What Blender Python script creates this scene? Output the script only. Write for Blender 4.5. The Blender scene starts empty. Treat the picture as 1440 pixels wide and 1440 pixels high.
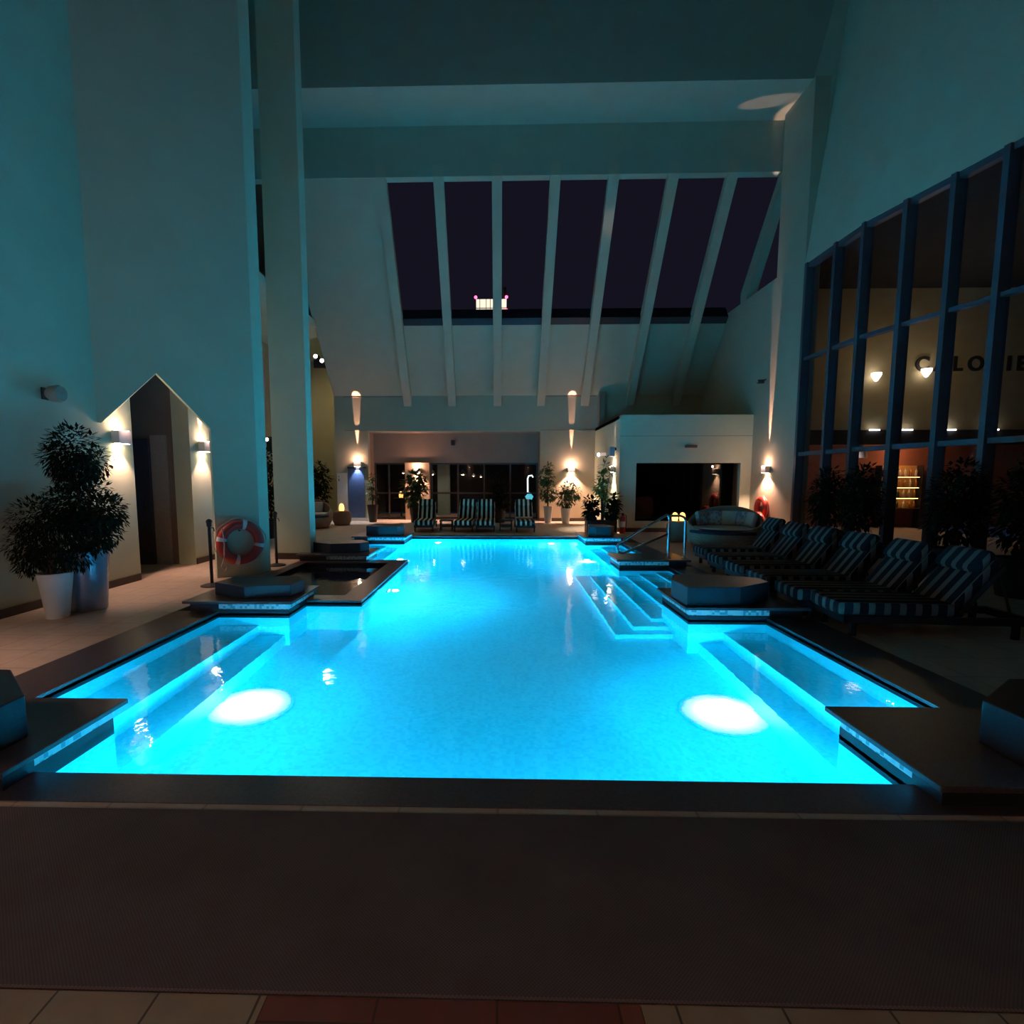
import bpy, bmesh, math, random
from mathutils import Vector, Matrix, Euler
random.seed(7)
PI = math.pi
sc = bpy.context.scene
C = sc.collection

# ------------------------------------------------------------------ camera
cam_d = bpy.data.cameras.new('camera')
cam = bpy.data.objects.new('camera', cam_d)
C.objects.link(cam)
cam_d.sensor_width = 36.0
cam_d.lens = 750.0 / 1440.0 * 36.0
cam_d.shift_x = (720.0 - 682.0) / 1440.0
cam_d.shift_y = (750.0 - 720.0) / 1440.0
cam_d.clip_start = 0.05
cam_d.clip_end = 500
cam.location = (0, 0, 1.5)
cam.rotation_euler = (math.radians(90 - 5.7106), 0, math.radians(1.444))
sc.camera = cam

# ------------------------------------------------------------------ world: night sky
w = bpy.data.worlds.new('night_sky')
sc.world = w
w.use_nodes = True
bg = w.node_tree.nodes['Background']
bg.inputs[0].default_value = (0.0065, 0.0060, 0.0125, 1)
bg.inputs[1].default_value = 1.0

# ------------------------------------------------------------------ exposure, sampling
sc.view_settings.view_transform = 'Standard'
sc.view_settings.look = 'None'
sc.view_settings.exposure = 0.0
sc.view_settings.gamma = 1.0
sc.view_settings.use_curve_mapping = False
cy = sc.cycles
cy.use_denoising = True
try:
    cy.denoiser = 'OPENIMAGEDENOISE'
except Exception:
    pass
cy.max_bounces = 14
cy.diffuse_bounces = 7
cy.glossy_bounces = 4
cy.transmission_bounces = 10
cy.transparent_max_bounces = 12
cy.sample_clamp_indirect = 6.0
cy.caustics_reflective = False
cy.caustics_refractive = True
cy.blur_glossy = 0.5

POOL_COL = (0.015, 0.55, 1.0)
WARM = (1.0, 0.56, 0.42)
K_POOL = 2.7      # pool lamps
K_SCONCE = 6.0    # wall sconces

def lamp(kind, name, loc, energy, color, parent=None, radius=0.05, target=None, cone=None, blend=0.3, size=None):
    d = bpy.data.lights.new(name, kind)
    d.energy = energy
    d.color = color
    if kind in ('POINT', 'SPOT'):
        d.shadow_soft_size = radius
    if kind == 'SPOT':
        d.spot_size = cone
        d.spot_blend = blend
    if kind == 'AREA':
        d.shape = 'RECTANGLE'
        d.size, d.size_y = size
    o = bpy.data.objects.new(name, d)
    C.objects.link(o)
    o.location = loc
    if target is not None:
        o.rotation_euler = Vector(target).to_track_quat('-Z', 'Y').to_euler()
    if parent:
        o.parent = parent
    return o

# ------------------------------------------------------------------ materials
def M(name, col, rough=0.6, var=0.08, scale=20.0, bump=0.0, bscale=60.0, metal=0.0, spec=0.5, emit=None, emit_s=0.0):
    m = bpy.data.materials.new(name)
    m.use_nodes = True
    nt = m.node_tree
    b = nt.nodes['Principled BSDF']
    b.inputs['Roughness'].default_value = rough
    b.inputs['Metallic'].default_value = metal
    b.inputs['Specular IOR Level'].default_value = spec
    tc = nt.nodes.new('ShaderNodeTexCoord')
    n = nt.nodes.new('ShaderNodeTexNoise')
    n.inputs['Scale'].default_value = scale
    n.inputs['Detail'].default_value = 4
    nt.links.new(tc.outputs['Object'], n.inputs['Vector'])
    r = nt.nodes.new('ShaderNodeValToRGB')
    lo = [max(0, c * (1 - var)) for c in col]
    hi = [min(1, c * (1 + var)) for c in col]
    r.color_ramp.elements[0].position = 0.3
    r.color_ramp.elements[1].position = 0.7
    r.color_ramp.elements[0].color = (*lo, 1)
    r.color_ramp.elements[1].color = (*hi, 1)
    nt.links.new(n.outputs['Fac'], r.inputs['Fac'])
    nt.links.new(r.outputs['Color'], b.inputs['Base Color'])
    if bump > 0:
        n2 = nt.nodes.new('ShaderNodeTexNoise')
        n2.inputs['Scale'].default_value = bscale
        nt.links.new(tc.outputs['Object'], n2.inputs['Vector'])
        bp = nt.nodes.new('ShaderNodeBump')
        bp.inputs['Strength'].default_value = bump
        bp.inputs['Distance'].default_value = 0.01
        nt.links.new(n2.outputs['Fac'], bp.inputs['Height'])
        nt.links.new(bp.outputs['Normal'], b.inputs['Normal'])
    if emit:
        b.inputs['Emission Color'].default_value = (*emit, 1)
        b.inputs['Emission Strength'].default_value = emit_s
    return m

def tile_mat(name, c1, c2, mortar, bw, bh, msize=0.01, rough=0.5, off=0.5, rot=False, var=0.5, vec='Object', bump=0.15):
    m = bpy.data.materials.new(name)
    m.use_nodes = True
    nt = m.node_tree
    b = nt.nodes['Principled BSDF']
    b.inputs['Roughness'].default_value = rough
    tc = nt.nodes.new('ShaderNodeTexCoord')
    br = nt.nodes.new('ShaderNodeTexBrick')
    br.offset = off
    br.inputs['Color1'].default_value = (*c1, 1)
    br.inputs['Color2'].default_value = (*c2, 1)
    br.inputs['Mortar'].default_value = (*mortar, 1)
    br.inputs['Scale'].default_value = 1.0
    br.inputs['Mortar Size'].default_value = msize
    br.inputs['Brick Width'].default_value = bw
    br.inputs['Row Height'].default_value = bh
    nt.links.new(tc.outputs[vec], br.inputs['Vector'])
    n = nt.nodes.new('ShaderNodeTexNoise')
    n.inputs['Scale'].default_value = 9
    n.inputs['Detail'].default_value = 6
    nt.links.new(tc.outputs['Object'], n.inputs['Vector'])
    mx = nt.nodes.new('ShaderNodeMixRGB')
    mx.blend_type = 'MULTIPLY'
    mx.inputs['Fac'].default_value = var
    nt.links.new(br.outputs['Color'], mx.inputs['Color1'])
    nt.links.new(n.outputs['Fac'], mx.inputs['Color2'])
    nt.links.new(mx.outputs['Color'], b.inputs['Base Color'])
    bp = nt.nodes.new('ShaderNodeBump')
    bp.inputs['Strength'].default_value = bump
    bp.inputs['Distance'].default_value = 0.004
    nt.links.new(br.outputs['Fac'], bp.inputs['Height'])
    bp.invert = True
    nt.links.new(bp.outputs['Normal'], b.inputs['Normal'])
    return m

def mosaic_mat(name, cols, size, rough=0.3, grout=(0.5, 0.55, 0.55)):
    """small square glass tiles: voronoi cells on a chebychev grid"""
    m = bpy.data.materials.new(name)
    m.use_nodes = True
    nt = m.node_tree
    b = nt.nodes['Principled BSDF']
    b.inputs['Roughness'].default_value = rough
    tc = nt.nodes.new('ShaderNodeTexCoord')
    mp = nt.nodes.new('ShaderNodeMapping')
    mp.inputs['Scale'].default_value = (1 / size,) * 3
    mp.inputs['Location'].default_value = (0.31, 0.27, 0.19)
    nt.links.new(tc.outputs['Object'], mp.inputs['Vector'])
    v = nt.nodes.new('ShaderNodeTexVoronoi')
    v.distance = 'CHEBYCHEV'
    v.inputs['Randomness'].default_value = 0.0
    v.inputs['Scale'].default_value = 1.0
    nt.links.new(mp.outputs['Vector'], v.inputs['Vector'])
    wn = nt.nodes.new('ShaderNodeTexWhiteNoise')
    nt.links.new(v.outputs['Position'], wn.inputs['Vector'])
    r = nt.nodes.new('ShaderNodeValToRGB')
    e = r.color_ramp.elements
    r.color_ramp.interpolation = 'CONSTANT'
    e[0].color = (*cols[0], 1)
    e[1].color = (*cols[1], 1)
    e[1].position = 1.0 / len(cols)
    for i, c in enumerate(cols[2:]):
        q = e.new((i + 2) / len(cols))
        q.color = (*c, 1)
    nt.links.new(wn.outputs['Value'], r.inputs['Fac'])
    nt.links.new(r.outputs['Color'], b.inputs['Base Color'])
    return m

def stripe_mat(name, ca, cb, period, duty=0.5):
    """lengthwise stripes (across local Y); on the long sides they run across local X, at the ends across Y"""
    m = bpy.data.materials.new(name)
    m.use_nodes = True
    nt = m.node_tree
    b = nt.nodes['Principled BSDF']
    b.inputs['Roughness'].default_value = 0.9
    b.inputs['Specular IOR Level'].default_value = 0.1
    tc = nt.nodes.new('ShaderNodeTexCoord')
    s = nt.nodes.new('ShaderNodeSeparateXYZ')
    nt.links.new(tc.outputs['Object'], s.inputs[0])
    sn = nt.nodes.new('ShaderNodeSeparateXYZ')
    nt.links.new(tc.outputs['Normal'], sn.inputs[0])
    ab = nt.nodes.new('ShaderNodeMath'); ab.operation = 'ABSOLUTE'
    nt.links.new(sn.outputs['Y'], ab.inputs[0])
    gt = nt.nodes.new('ShaderNodeMath'); gt.operation = 'GREATER_THAN'; gt.inputs[1].default_value = 0.8
    nt.links.new(ab.outputs[0], gt.inputs[0])
    mx = nt.nodes.new('ShaderNodeMix')
    nt.links.new(gt.outputs[0], mx.inputs[0])
    nt.links.new(s.outputs['Y'], mx.inputs[2])
    nt.links.new(s.outputs['X'], mx.inputs[3])
    dv = nt.nodes.new('ShaderNodeMath'); dv.operation = 'DIVIDE'; dv.inputs[1].default_value = period
    nt.links.new(mx.outputs[0], dv.inputs[0])
    fr = nt.nodes.new('ShaderNodeMath'); fr.operation = 'FRACT'
    ad = nt.nodes.new('ShaderNodeMath'); ad.operation = 'ADD'; ad.inputs[1].default_value = 50 + 0.25
    nt.links.new(dv.outputs[0], ad.inputs[0])
    nt.links.new(ad.outputs[0], fr.inputs[0])
    lt = nt.nodes.new('ShaderNodeMath'); lt.operation = 'LESS_THAN'; lt.inputs[1].default_value = duty
    nt.links.new(fr.outputs[0], lt.inputs[0])
    mc = nt.nodes.new('ShaderNodeMixRGB')
    mc.inputs[1].default_value = (*ca, 1)
    mc.inputs[2].default_value = (*cb, 1)
    nt.links.new(lt.outputs[0], mc.inputs[0])
    nt.links.new(mc.outputs[0], b.inputs['Base Color'])
    return m

def weave_mat(name, c1, c2, size, rough=0.9):
    m = bpy.data.materials.new(name)
    m.use_nodes = True
    nt = m.node_tree
    b = nt.nodes['Principled BSDF']
    b.inputs['Roughness'].default_value = rough
    b.inputs['Specular IOR Level'].default_value = 0.2
    tc = nt.nodes.new('ShaderNodeTexCoord')
    ch = nt.nodes.new('ShaderNodeTexChecker')
    ch.inputs['Scale'].default_value = 1.0 / size
    ch.inputs['Color1'].default_value = (*c1, 1)
    ch.inputs['Color2'].default_value = (*c2, 1)
    nt.links.new(tc.outputs['Object'], ch.inputs['Vector'])
    n = nt.nodes.new('ShaderNodeTexNoise')
    n.inputs['Scale'].default_value = 3.0
    n.inputs['Detail'].default_value = 5
    nt.links.new(tc.outputs['Object'], n.inputs['Vector'])
    mx = nt.nodes.new('ShaderNodeMixRGB'); mx.blend_type = 'MULTIPLY'; mx.inputs['Fac'].default_value = 0.5
    nt.links.new(ch.outputs['Color'], mx.inputs['Color1'])
    nt.links.new(n.outputs['Fac'], mx.inputs['Color2'])
    nt.links.new(mx.outputs['Color'], b.inputs['Base Color'])
    bp = nt.nodes.new('ShaderNodeBump'); bp.inputs['Strength'].default_value = 0.5; bp.inputs['Distance'].default_value = 0.004
    nt.links.new(ch.outputs['Fac'], bp.inputs['Height'])
    nt.links.new(bp.outputs['Normal'], b.inputs['Normal'])
    return m

def emis(name, col, s):
    m = bpy.data.materials.new(name)
    m.use_nodes = True
    nt = m.node_tree
    b = nt.nodes['Principled BSDF']
    b.inputs['Base Color'].default_value = (0.8, 0.8, 0.8, 1)
    b.inputs['Emission Color'].default_value = (*col, 1)
    b.inputs['Emission Strength'].default_value = s
    return m

def glass_mat(name, tint=(0.75, 0.78, 0.8), gloss=1.0, base=0.03):
    m = bpy.data.materials.new(name)
    m.use_nodes = True
    nt = m.node_tree
    nt.nodes.remove(nt.nodes['Principled BSDF'])
    out = nt.nodes['Material Output']
    tr = nt.nodes.new('ShaderNodeBsdfTransparent')
    tr.inputs[0].default_value = (*tint, 1)
    gl = nt.nodes.new('ShaderNodeBsdfGlossy')
    gl.inputs['Roughness'].default_value = 0.02
    gl.inputs['Color'].default_value = (gloss, gloss, gloss, 1)
    lw = nt.nodes.new('ShaderNodeLayerWeight')
    pw = nt.nodes.new('ShaderNodeMath'); pw.operation = 'POWER'; pw.inputs[1].default_value = 5.0
    nt.links.new(lw.outputs['Facing'], pw.inputs[0])
    fr = nt.nodes.new('ShaderNodeMath'); fr.operation = 'MULTIPLY_ADD'
    fr.inputs[1].default_value = 0.92; fr.inputs[2].default_value = 0.06
    nt.links.new(pw.outputs[0], fr.inputs[0])
    mx = nt.nodes.new('ShaderNodeMixShader')
    nt.links.new(fr.outputs[0], mx.inputs[0])
    nt.links.new(tr.outputs[0], mx.inputs[1])
    nt.links.new(gl.outputs[0], mx.inputs[2])
    nt.links.new(mx.outputs[0], out.inputs[0])
    return m

def water_mat():
    m = bpy.data.materials.new('water')
    m.use_nodes = True
    nt = m.node_tree
    nt.nodes.remove(nt.nodes['Principled BSDF'])
    out = nt.nodes['Material Output']
    g = nt.nodes.new('ShaderNodeBsdfGlass')
    g.inputs['IOR'].default_value = 1.33
    g.inputs['Roughness'].default_value = 0.0
    g.inputs['Color'].default_value = (0.93, 0.985, 1.0, 1)
    tc = nt.nodes.new('ShaderNodeTexCoord')
    n = nt.nodes.new('ShaderNodeTexNoise')
    n.inputs['Scale'].default_value = 5.0
    n.inputs['Detail'].default_value = 3
    nt.links.new(tc.outputs['Object'], n.inputs['Vector'])
    bp = nt.nodes.new('ShaderNodeBump')
    bp.inputs['Strength'].default_value = 0.16
    bp.inputs['Distance'].default_value = 0.02
    nt.links.new(n.outputs['Fac'], bp.inputs['Height'])
    nt.links.new(bp.outputs['Normal'], g.inputs['Normal'])
    nt.links.new(g.outputs[0], out.inputs[0])
    return m

m_wall = M('cream_render', (0.53, 0.58, 0.42), 0.85, 0.04, 2.0, 0.15, 90)
m_wallb = M('warm_lit_cream_render', (0.50, 0.44, 0.31), 0.85, 0.04, 2.0, 0.15, 90)  # wall cream with the warmth of the back sconces put into the colour
m_wall2 = M('taupe_render', (0.36, 0.24, 0.17), 0.85, 0.06, 2.0, 0.1, 60)
m_taupe = M('deep_taupe_render', (0.10, 0.085, 0.07), 0.85, 0.05, 2)
m_deck = tile_mat('beige_deck_tile', (0.62, 0.50, 0.40), (0.56, 0.45, 0.36), (0.40, 0.31, 0.25), 0.45, 0.45, 0.006, 0.55, 0.0, var=0.35)
m_coping = M('dark_granite', (0.078, 0.062, 0.070), 0.32, 0.35, 120, 0.05, 200)
m_granite = M('black_granite', (0.022, 0.02, 0.028), 0.4, 0.35, 120, 0.05, 200, spec=0.35)
m_mosaic = mosaic_mat('pale_mosaic', [(0.75, 0.85, 0.85), (0.55, 0.78, 0.82), (0.8, 0.88, 0.85), (0.2, 0.45, 0.5)], 0.028)
m_pool = mosaic_mat('pool_mosaic', [(0.12, 0.90, 0.95), (0.10, 0.87, 0.93), (0.14, 0.92, 0.96), (0.10, 0.84, 0.92), (0.13, 0.91, 0.96)], 0.03, 0.4)
m_spa = mosaic_mat('navy_mosaic', [(0.02, 0.05, 0.16), (0.03, 0.06, 0.19), (0.015, 0.04, 0.13)], 0.03, 0.3)
m_water = water_mat()
m_mat = weave_mat('brown_woven_mat', (0.17, 0.155, 0.165), (0.12, 0.105, 0.115), 0.006)
m_base = M('dark_skirting', (0.05, 0.035, 0.03), 0.5, 0.2, 30)
m_frame = M('grey_metal_frame', (0.075, 0.08, 0.095), 0.45, 0.05, 10)
m_black = M('black_metal', (0.015, 0.015, 0.018), 0.45, 0.1, 30)
m_white = M('white_lacquer', (0.75, 0.74, 0.72), 0.4, 0.04, 8)
m_chrome = M('chrome', (0.8, 0.82, 0.85), 0.12, 0.02, 8, metal=1.0)
m_leaf = M('green_leaf', (0.035, 0.085, 0.025), 0.5, 0.4, 9)
m_leafd = M('deep_green_leaf', (0.007, 0.015, 0.007), 0.8, 0.4, 9, spec=0.2)
m_leafy = M('yellow_green_leaf', (0.16, 0.20, 0.04), 0.5, 0.4, 9)
m_stem = M('brown_bark', (0.10, 0.065, 0.04), 0.85, 0.3, 30, 0.4, 60)
m_soil = M('potting_soil', (0.03, 0.022, 0.016), 0.95, 0.4, 40)
m_silver = M('silver_grey_glaze', (0.30, 0.36, 0.45), 0.18, 0.08, 6, metal=0.4)
m_wicker = weave_mat('tan_wicker', (0.50, 0.34, 0.24), (0.32, 0.21, 0.14), 0.02, 0.75)
m_cush = M('cream_cushion', (0.70, 0.58, 0.47), 0.9, 0.06, 20, 0.1, 80)
m_navy = M('navy_cushion', (0.02, 0.022, 0.05), 0.9, 0.1, 20)
m_print = mosaic_mat('printed_cushion', [(0.6, 0.45, 0.35), (0.45, 0.25, 0.25), (0.65, 0.52, 0.45), (0.35, 0.3, 0.4)], 0.05, 0.9)
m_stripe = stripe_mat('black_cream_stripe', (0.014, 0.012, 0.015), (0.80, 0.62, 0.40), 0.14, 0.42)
m_red = M('orange_red_plastic', (0.50, 0.04, 0.028), 0.4, 0.08, 10)
m_reflect = M('white_band', (0.75, 0.73, 0.72), 0.5, 0.05, 10)
m_rope = M('pale_rope', (0.6, 0.5, 0.42), 0.9, 0.1, 60)
m_blue = M('blue_paint', (0.07, 0.13, 0.30), 0.45, 0.08, 8)
m_pale = M('pale_green_board', (0.50, 0.58, 0.42), 0.6, 0.08, 6)
m_win = glass_mat('window_glass', (0.88, 0.88, 0.88), 0.25)
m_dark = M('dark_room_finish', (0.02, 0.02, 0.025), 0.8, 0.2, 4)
m_olive = M('olive_interior_wall', (0.50, 0.42, 0.26), 0.85, 0.06, 3)
m_redwall = M('red_brown_wall', (0.30, 0.11, 0.07), 0.8, 0.1, 3)
m_letter = M('black_letter', (0.012, 0.012, 0.012), 0.6, 0.1, 10)
m_bulb = emis('lamp_glow', (1.0, 0.74, 0.5), 45)
m_bulbw = emis('white_lamp_glow', (1.0, 0.93, 0.88), 10)
m_candle = emis('lantern_glow', (1.0, 0.42, 0.10), 3.2)
m_lens = emis('pool_lamp_lens', (0.75, 0.95, 1.0), 14)
def floor_glow_mat(r):  # emission fades to the rim: soft halo of lamp light painted in
    m = emis('pool_floor_glow', (0.6, 0.92, 1.0), 1.0)
    nt = m.node_tree
    b = nt.nodes['Principled BSDF']
    b.inputs['Base Color'].default_value = (0.02, 0.35, 0.45, 1)
    tc = nt.nodes.new('ShaderNodeTexCoord')
    mp = nt.nodes.new('ShaderNodeMapping'); mp.inputs['Scale'].default_value = (1 / r, 1 / r, 0)
    nt.links.new(tc.outputs['Object'], mp.inputs['Vector'])
    ln = nt.nodes.new('ShaderNodeVectorMath'); ln.operation = 'LENGTH'
    nt.links.new(mp.outputs['Vector'], ln.inputs[0])
    mr = nt.nodes.new('ShaderNodeMapRange')
    mr.inputs['From Min'].default_value = 0.2; mr.inputs['From Max'].default_value = 0.97
    mr.inputs['To Min'].default_value = 4.8; mr.inputs['To Max'].default_value = 0.08
    nt.links.new(ln.outputs['Value'], mr.inputs['Value'])
    nt.links.new(mr.outputs['Result'], b.inputs['Emission Strength'])
    return m

# ------------------------------------------------------------------ mesh helpers
class MB:
    def __init__(s):
        s.bm = bmesh.new()
    def box(s, x0, x1, y0, y1, z0, z1, bev=0.0):
        bm = s.bm
        vs = [bm.verts.new((x, y, z)) for z in (z0, z1) for (x, y) in ((x0, y0), (x1, y0), (x1, y1), (x0, y1))]
        fs = [(3, 2, 1, 0), (4, 5, 6, 7), (0, 1, 5, 4), (1, 2, 6, 5), (2, 3, 7, 6), (3, 0, 4, 7)]
        f = [bm.faces.new([vs[i] for i in q]) for q in fs]
        if bev > 0:
            es = list({e for q in f for e in q.edges})
            bmesh.ops.bevel(bm, geom=es, offset=bev, segments=2, affect='EDGES', profile=0.5)
        return s
    def hexa(s, pts):
        """8 points: bottom ring of 4, top ring of 4"""
        bm = s.bm
        vs = [bm.verts.new(p) for p in pts]
        for q in ((3, 2, 1, 0), (4, 5, 6, 7), (0, 1, 5, 4), (1, 2, 6, 5), (2, 3, 7, 6), (3, 0, 4, 7)):
            bm.faces.new([vs[i] for i in q])
        return s
    def prism(s, poly, z0, z1, bev=0.0):
        bm = s.bm
        a = sum(poly[i][0] * poly[(i + 1) % len(poly)][1] - poly[(i + 1) % len(poly)][0] * poly[i][1] for i in range(len(poly)))
        if a < 0:
            poly = poly[::-1]
        lo = [bm.verts.new((x, y, z0)) for x, y in poly]
        hi = [bm.verts.new((x, y, z1)) for x, y in poly]
        fs = [bm.faces.new(lo[::-1]), bm.faces.new(hi)]
        n = len(poly)
        for i in range(n):
            fs.append(bm.faces.new((lo[i], lo[(i + 1) % n], hi[(i + 1) % n], hi[i])))
        if bev > 0:
            es = list({e for q in fs for e in q.edges})
            bmesh.ops.bevel(bm, geom=es, offset=bev, segments=2, affect='EDGES', profile=0.5)
        return s
    def face(s, pts):
        s.bm.faces.new([s.bm.verts.new(p) for p in pts])
        return s
    def lathe(s, prof, c=(0, 0, 0), n=24, a0=0.0, a1=2 * PI, axis='Z', sx=1.0, sy=1.0):
        bm = s.bm
        full = abs(a1 - a0 - 2 * PI) < 1e-6
        k = n if full else n + 1
        rings = []
        for i in range(k):
            a = a0 + (a1 - a0) * i / n
            ring = []
            for r, z in prof:
                p = Vector((r * math.cos(a) * sx, r * math.sin(a) * sy, z))
                if axis == 'X':
                    p = Vector((p.z, p.x, p.y))
                elif axis == 'Y':
                    p = Vector((p.y, p.z, p.x))
                ring.append(bm.verts.new(p + Vector(c)))
            rings.append(ring)
        for i in range(n):
            A, B = rings[i], rings[(i + 1) % k]
            for j in range(len(prof) - 1):
                try:
                    bm.faces.new((A[j], B[j], B[j + 1], A[j + 1]))
                except ValueError:
                    pass
        return s
    def tube(s, pts, r, n=8, closed=False):
        bm = s.bm
        pts = [Vector(p) for p in pts]
        rings = []
        N = len(pts)
        ref = None
        for i, p in enumerate(pts):
            if closed:
                d = (pts[(i + 1) % N] - pts[i - 1]).normalized()
            else:
                d = (pts[min(i + 1, N - 1)] - pts[max(i - 1, 0)]).normalized()
            if ref is None:
                ref = d.orthogonal().normalized()
            u = (ref - d * ref.dot(d))
            u = u.normalized() if u.length > 1e-5 else d.orthogonal().normalized()
            ref = u
            v = d.cross(u)
            rr = r[i] if isinstance(r, (list, tuple)) else r
            rings.append([bm.verts.new(p + (u * math.cos(2 * PI * j / n) + v * math.sin(2 * PI * j / n)) * rr) for j in range(n)])
        for i in range(N if closed else N - 1):
            A, B = rings[i], rings[(i + 1) % N]
            for j in range(n):
                bm.faces.new((A[j], A[(j + 1) % n], B[(j + 1) % n], B[j]))
        if not closed:
            bm.faces.new(rings[0][::-1])
            bm.faces.new(rings[-1])
        return s
    def torus(s, c, R, r, n=36, k=14, a0=0.0, a1=2 * PI, grow=0.0):
        """ring in the local XZ plane (axis Y)"""
        bm = s.bm
        full = abs(a1 - a0 - 2 * PI) < 1e-6
        m = n if full else n + 1
        rings = []
        for i in range(m):
            a = a0 + (a1 - a0) * i / n
            ring = []
            for j in range(k):
                b = 2 * PI * j / k
                rr = R + (r + grow) * math.cos(b)
                ring.append(bm.verts.new((c[0] + rr * math.cos(a), c[1] + (r + grow) * math.sin(b), c[2] + rr * math.sin(a))))
            rings.append(ring)
        for i in range(n):
            A, B = rings[i], rings[(i + 1) % m]
            for j in range(k):
                bm.faces.new((A[j], A[(j + 1) % k], B[(j + 1) % k], B[j]))
        return s
    def build(s, name, mat, parent=None, smooth=False, loc=None, rotz=0.0):
        bmesh.ops.remove_doubles(s.bm, verts=s.bm.verts, dist=1e-5)
        bmesh.ops.recalc_face_normals(s.bm, faces=s.bm.faces)
        me = bpy.data.meshes.new(name)
        s.bm.to_mesh(me)
        s.bm.free()
        me.materials.append(mat)
        if smooth:
            for p in me.polygons:
                p.use_smooth = True
            try:
                me.set_sharp_from_angle(angle=math.radians(40))
            except Exception:
                pass
        o = bpy.data.objects.new(name, me)
        C.objects.link(o)
        if parent:
            o.parent = parent
        if loc:
            o.location = loc
        o.rotation_euler.z = rotz
        return o

def struct(o):
    o['kind'] = 'structure'
    return o
def tag(o, label, cat, group=None):
    o['label'] = label
    o['category'] = cat
    if group:
        o['group'] = group
    return o
def thing(name, label, cat, loc=(0, 0, 0), rotz=0.0, group=None):
    o = bpy.data.objects.new(name, None)
    C.objects.link(o)
    o.location = loc
    o.rotation_euler.z = rotz
    return tag(o, label, cat, group)
def copy_tree(o, parent=None):
    kids = [k for k in o.children]
    c = o.copy()
    C.objects.link(c)
    if parent:
        c.parent = parent
    for k in kids:
        copy_tree(k, c)
    return c

# =================================================================== SETTING
WZ = -0.07     # water level
FZ = -1.10     # pool floor
POOL = [(-2.39, 2.55), (2.05, 2.55), (2.05, 3.12), (2.92, 3.12), (2.92, 5.76), (2.08, 5.76), (2.08, 6.7), (2.95, 6.7),
        (2.95, 9.2), (2.1, 9.2), (2.1, 9.95), (2.95, 9.95), (2.95, 12.83), (2.1, 12.83), (2.1, 14.1),
        (-2.3, 14.1), (-2.3, 12.92), (-3.2, 12.92), (-3.2, 9.9), (-1.7, 9.9), (-1.7, 6.48), (-2.39, 6.48),
        (-2.39, 5.915), (-3.2, 5.915), (-3.2, 3.125), (-2.39, 3.125)]
# deck
b = MB()
b.box(-9, 13, -3.2, 2.31, -0.12, 0)
b.box(-9, -3.7, 2.31, 24, -0.12, 0)
b.box(3.4, 13, 2.31, 24, -0.12, 0)
b.box(-3.7, 3.4, 14.5, 24, -0.12, 0)
struct(b.build('floor', m_deck))
# pool shell: walls and bottom
b = MB()
n = len(POOL)
for i in range(n):
    (x0, y0), (x1, y1) = POOL[i], POOL[(i + 1) % n]
    b.face([(x0, y0, FZ), (x1, y1, FZ), (x1, y1, WZ - 0.005), (x0, y0, WZ - 0.005)])
b.face([(x, y, FZ) for x, y in POOL])
pool = struct(b.build('pool_basin', m_pool))
# dark waterline course above the water
b = MB()
for i in range(n):
    (x0, y0), (x1, y1) = POOL[i], POOL[(i + 1) % n]
    b.face([(x0, y0, WZ - 0.005), (x1, y1, WZ - 0.005), (x1, y1, -0.02), (x0, y0, -0.02)])
struct(b.build('trim_1', m_granite))
# coping slabs
b = MB()
for q in [(-3.7, 3.4, 2.31, 2.55), (-3.7, -3.2, 3.125, 5.915), (-3.7, -1.7, 6.48, 6.8), (-2.0, -1.7, 6.8, 9.55),
          (-3.7, -1.7, 9.55, 9.9), (-3.7, -3.5, 6.8, 9.55), (-3.7, -3.2, 9.9, 12.92), (-3.7, 3.4, 14.1, 14.5),
          (2.92, 3.4, 3.12, 5.76), (2.95, 3.4, 6.7, 9.2), (2.95, 3.4, 9.95, 12.83)]:
    b.box(*q, -0.045, 0.004)
struct(b.build('trim_2', m_coping))
# benches and the stair in the pool
b = MB()
for (y0, y1) in ((3.125, 5.915), (9.9, 12.92)):
    b.box(-3.2, -2.74, y0, y1, FZ, -0.40)
    b.box(-2.74, -2.44, y0, y1, FZ, -0.76)
for (y0, y1) in ((3.12, 5.76), (9.95, 12.83)):
    b.box(2.46, 2.95, y0, y1, FZ, -0.40)
    b.box(2.20, 2.46, y0, y1, FZ, -0.76)
for (xe, z, ya, yb) in ((2.72, -0.20, 6.7, 9.2), (2.44, -0.35, 6.7, 9.2), (2.20, -0.50, 6.7, 9.2), (1.92, -0.66, 6.6, 9.28),
                        (1.65, -0.81, 6.41, 9.48), (1.40, -0.96, 6.25, 9.66)):
    b.box(xe, 2.95 if ya >= 6.7 else 2.09, ya, yb, FZ, z)
    if ya < 6.7:
        b.box(2.09, 2.95, 6.7, 9.2, FZ, z)
struct(b.build('pool_steps', m_pool))
# water
b = MB()
b.face([(x, y, WZ) for x, y in POOL])
wat = struct(b.build('pool_water', m_water))
# spa basin (unlit) beside the pool
SPA = (-3.5, -2.0, 6.8, 9.55)
b = MB()
x0, x1, y0, y1 = SPA
P4 = [(x0, y0), (x1, y0), (x1, y1), (x0, y1)]
for i in range(4):
    (a, c), (d, e) = P4[i], P4[(i + 1) % 4]
    b.face([(a, c, -0.8), (d, e, -0.8), (d, e, -0.02), (a, c, -0.02)])
b.face([(a, c, -0.8) for a, c in P4])
struct(b.build('spa_basin', m_spa))
b = MB()
b.face([(a, c, -0.05) for a, c in P4])
struct(b.build('spa_water', m_water))

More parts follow.
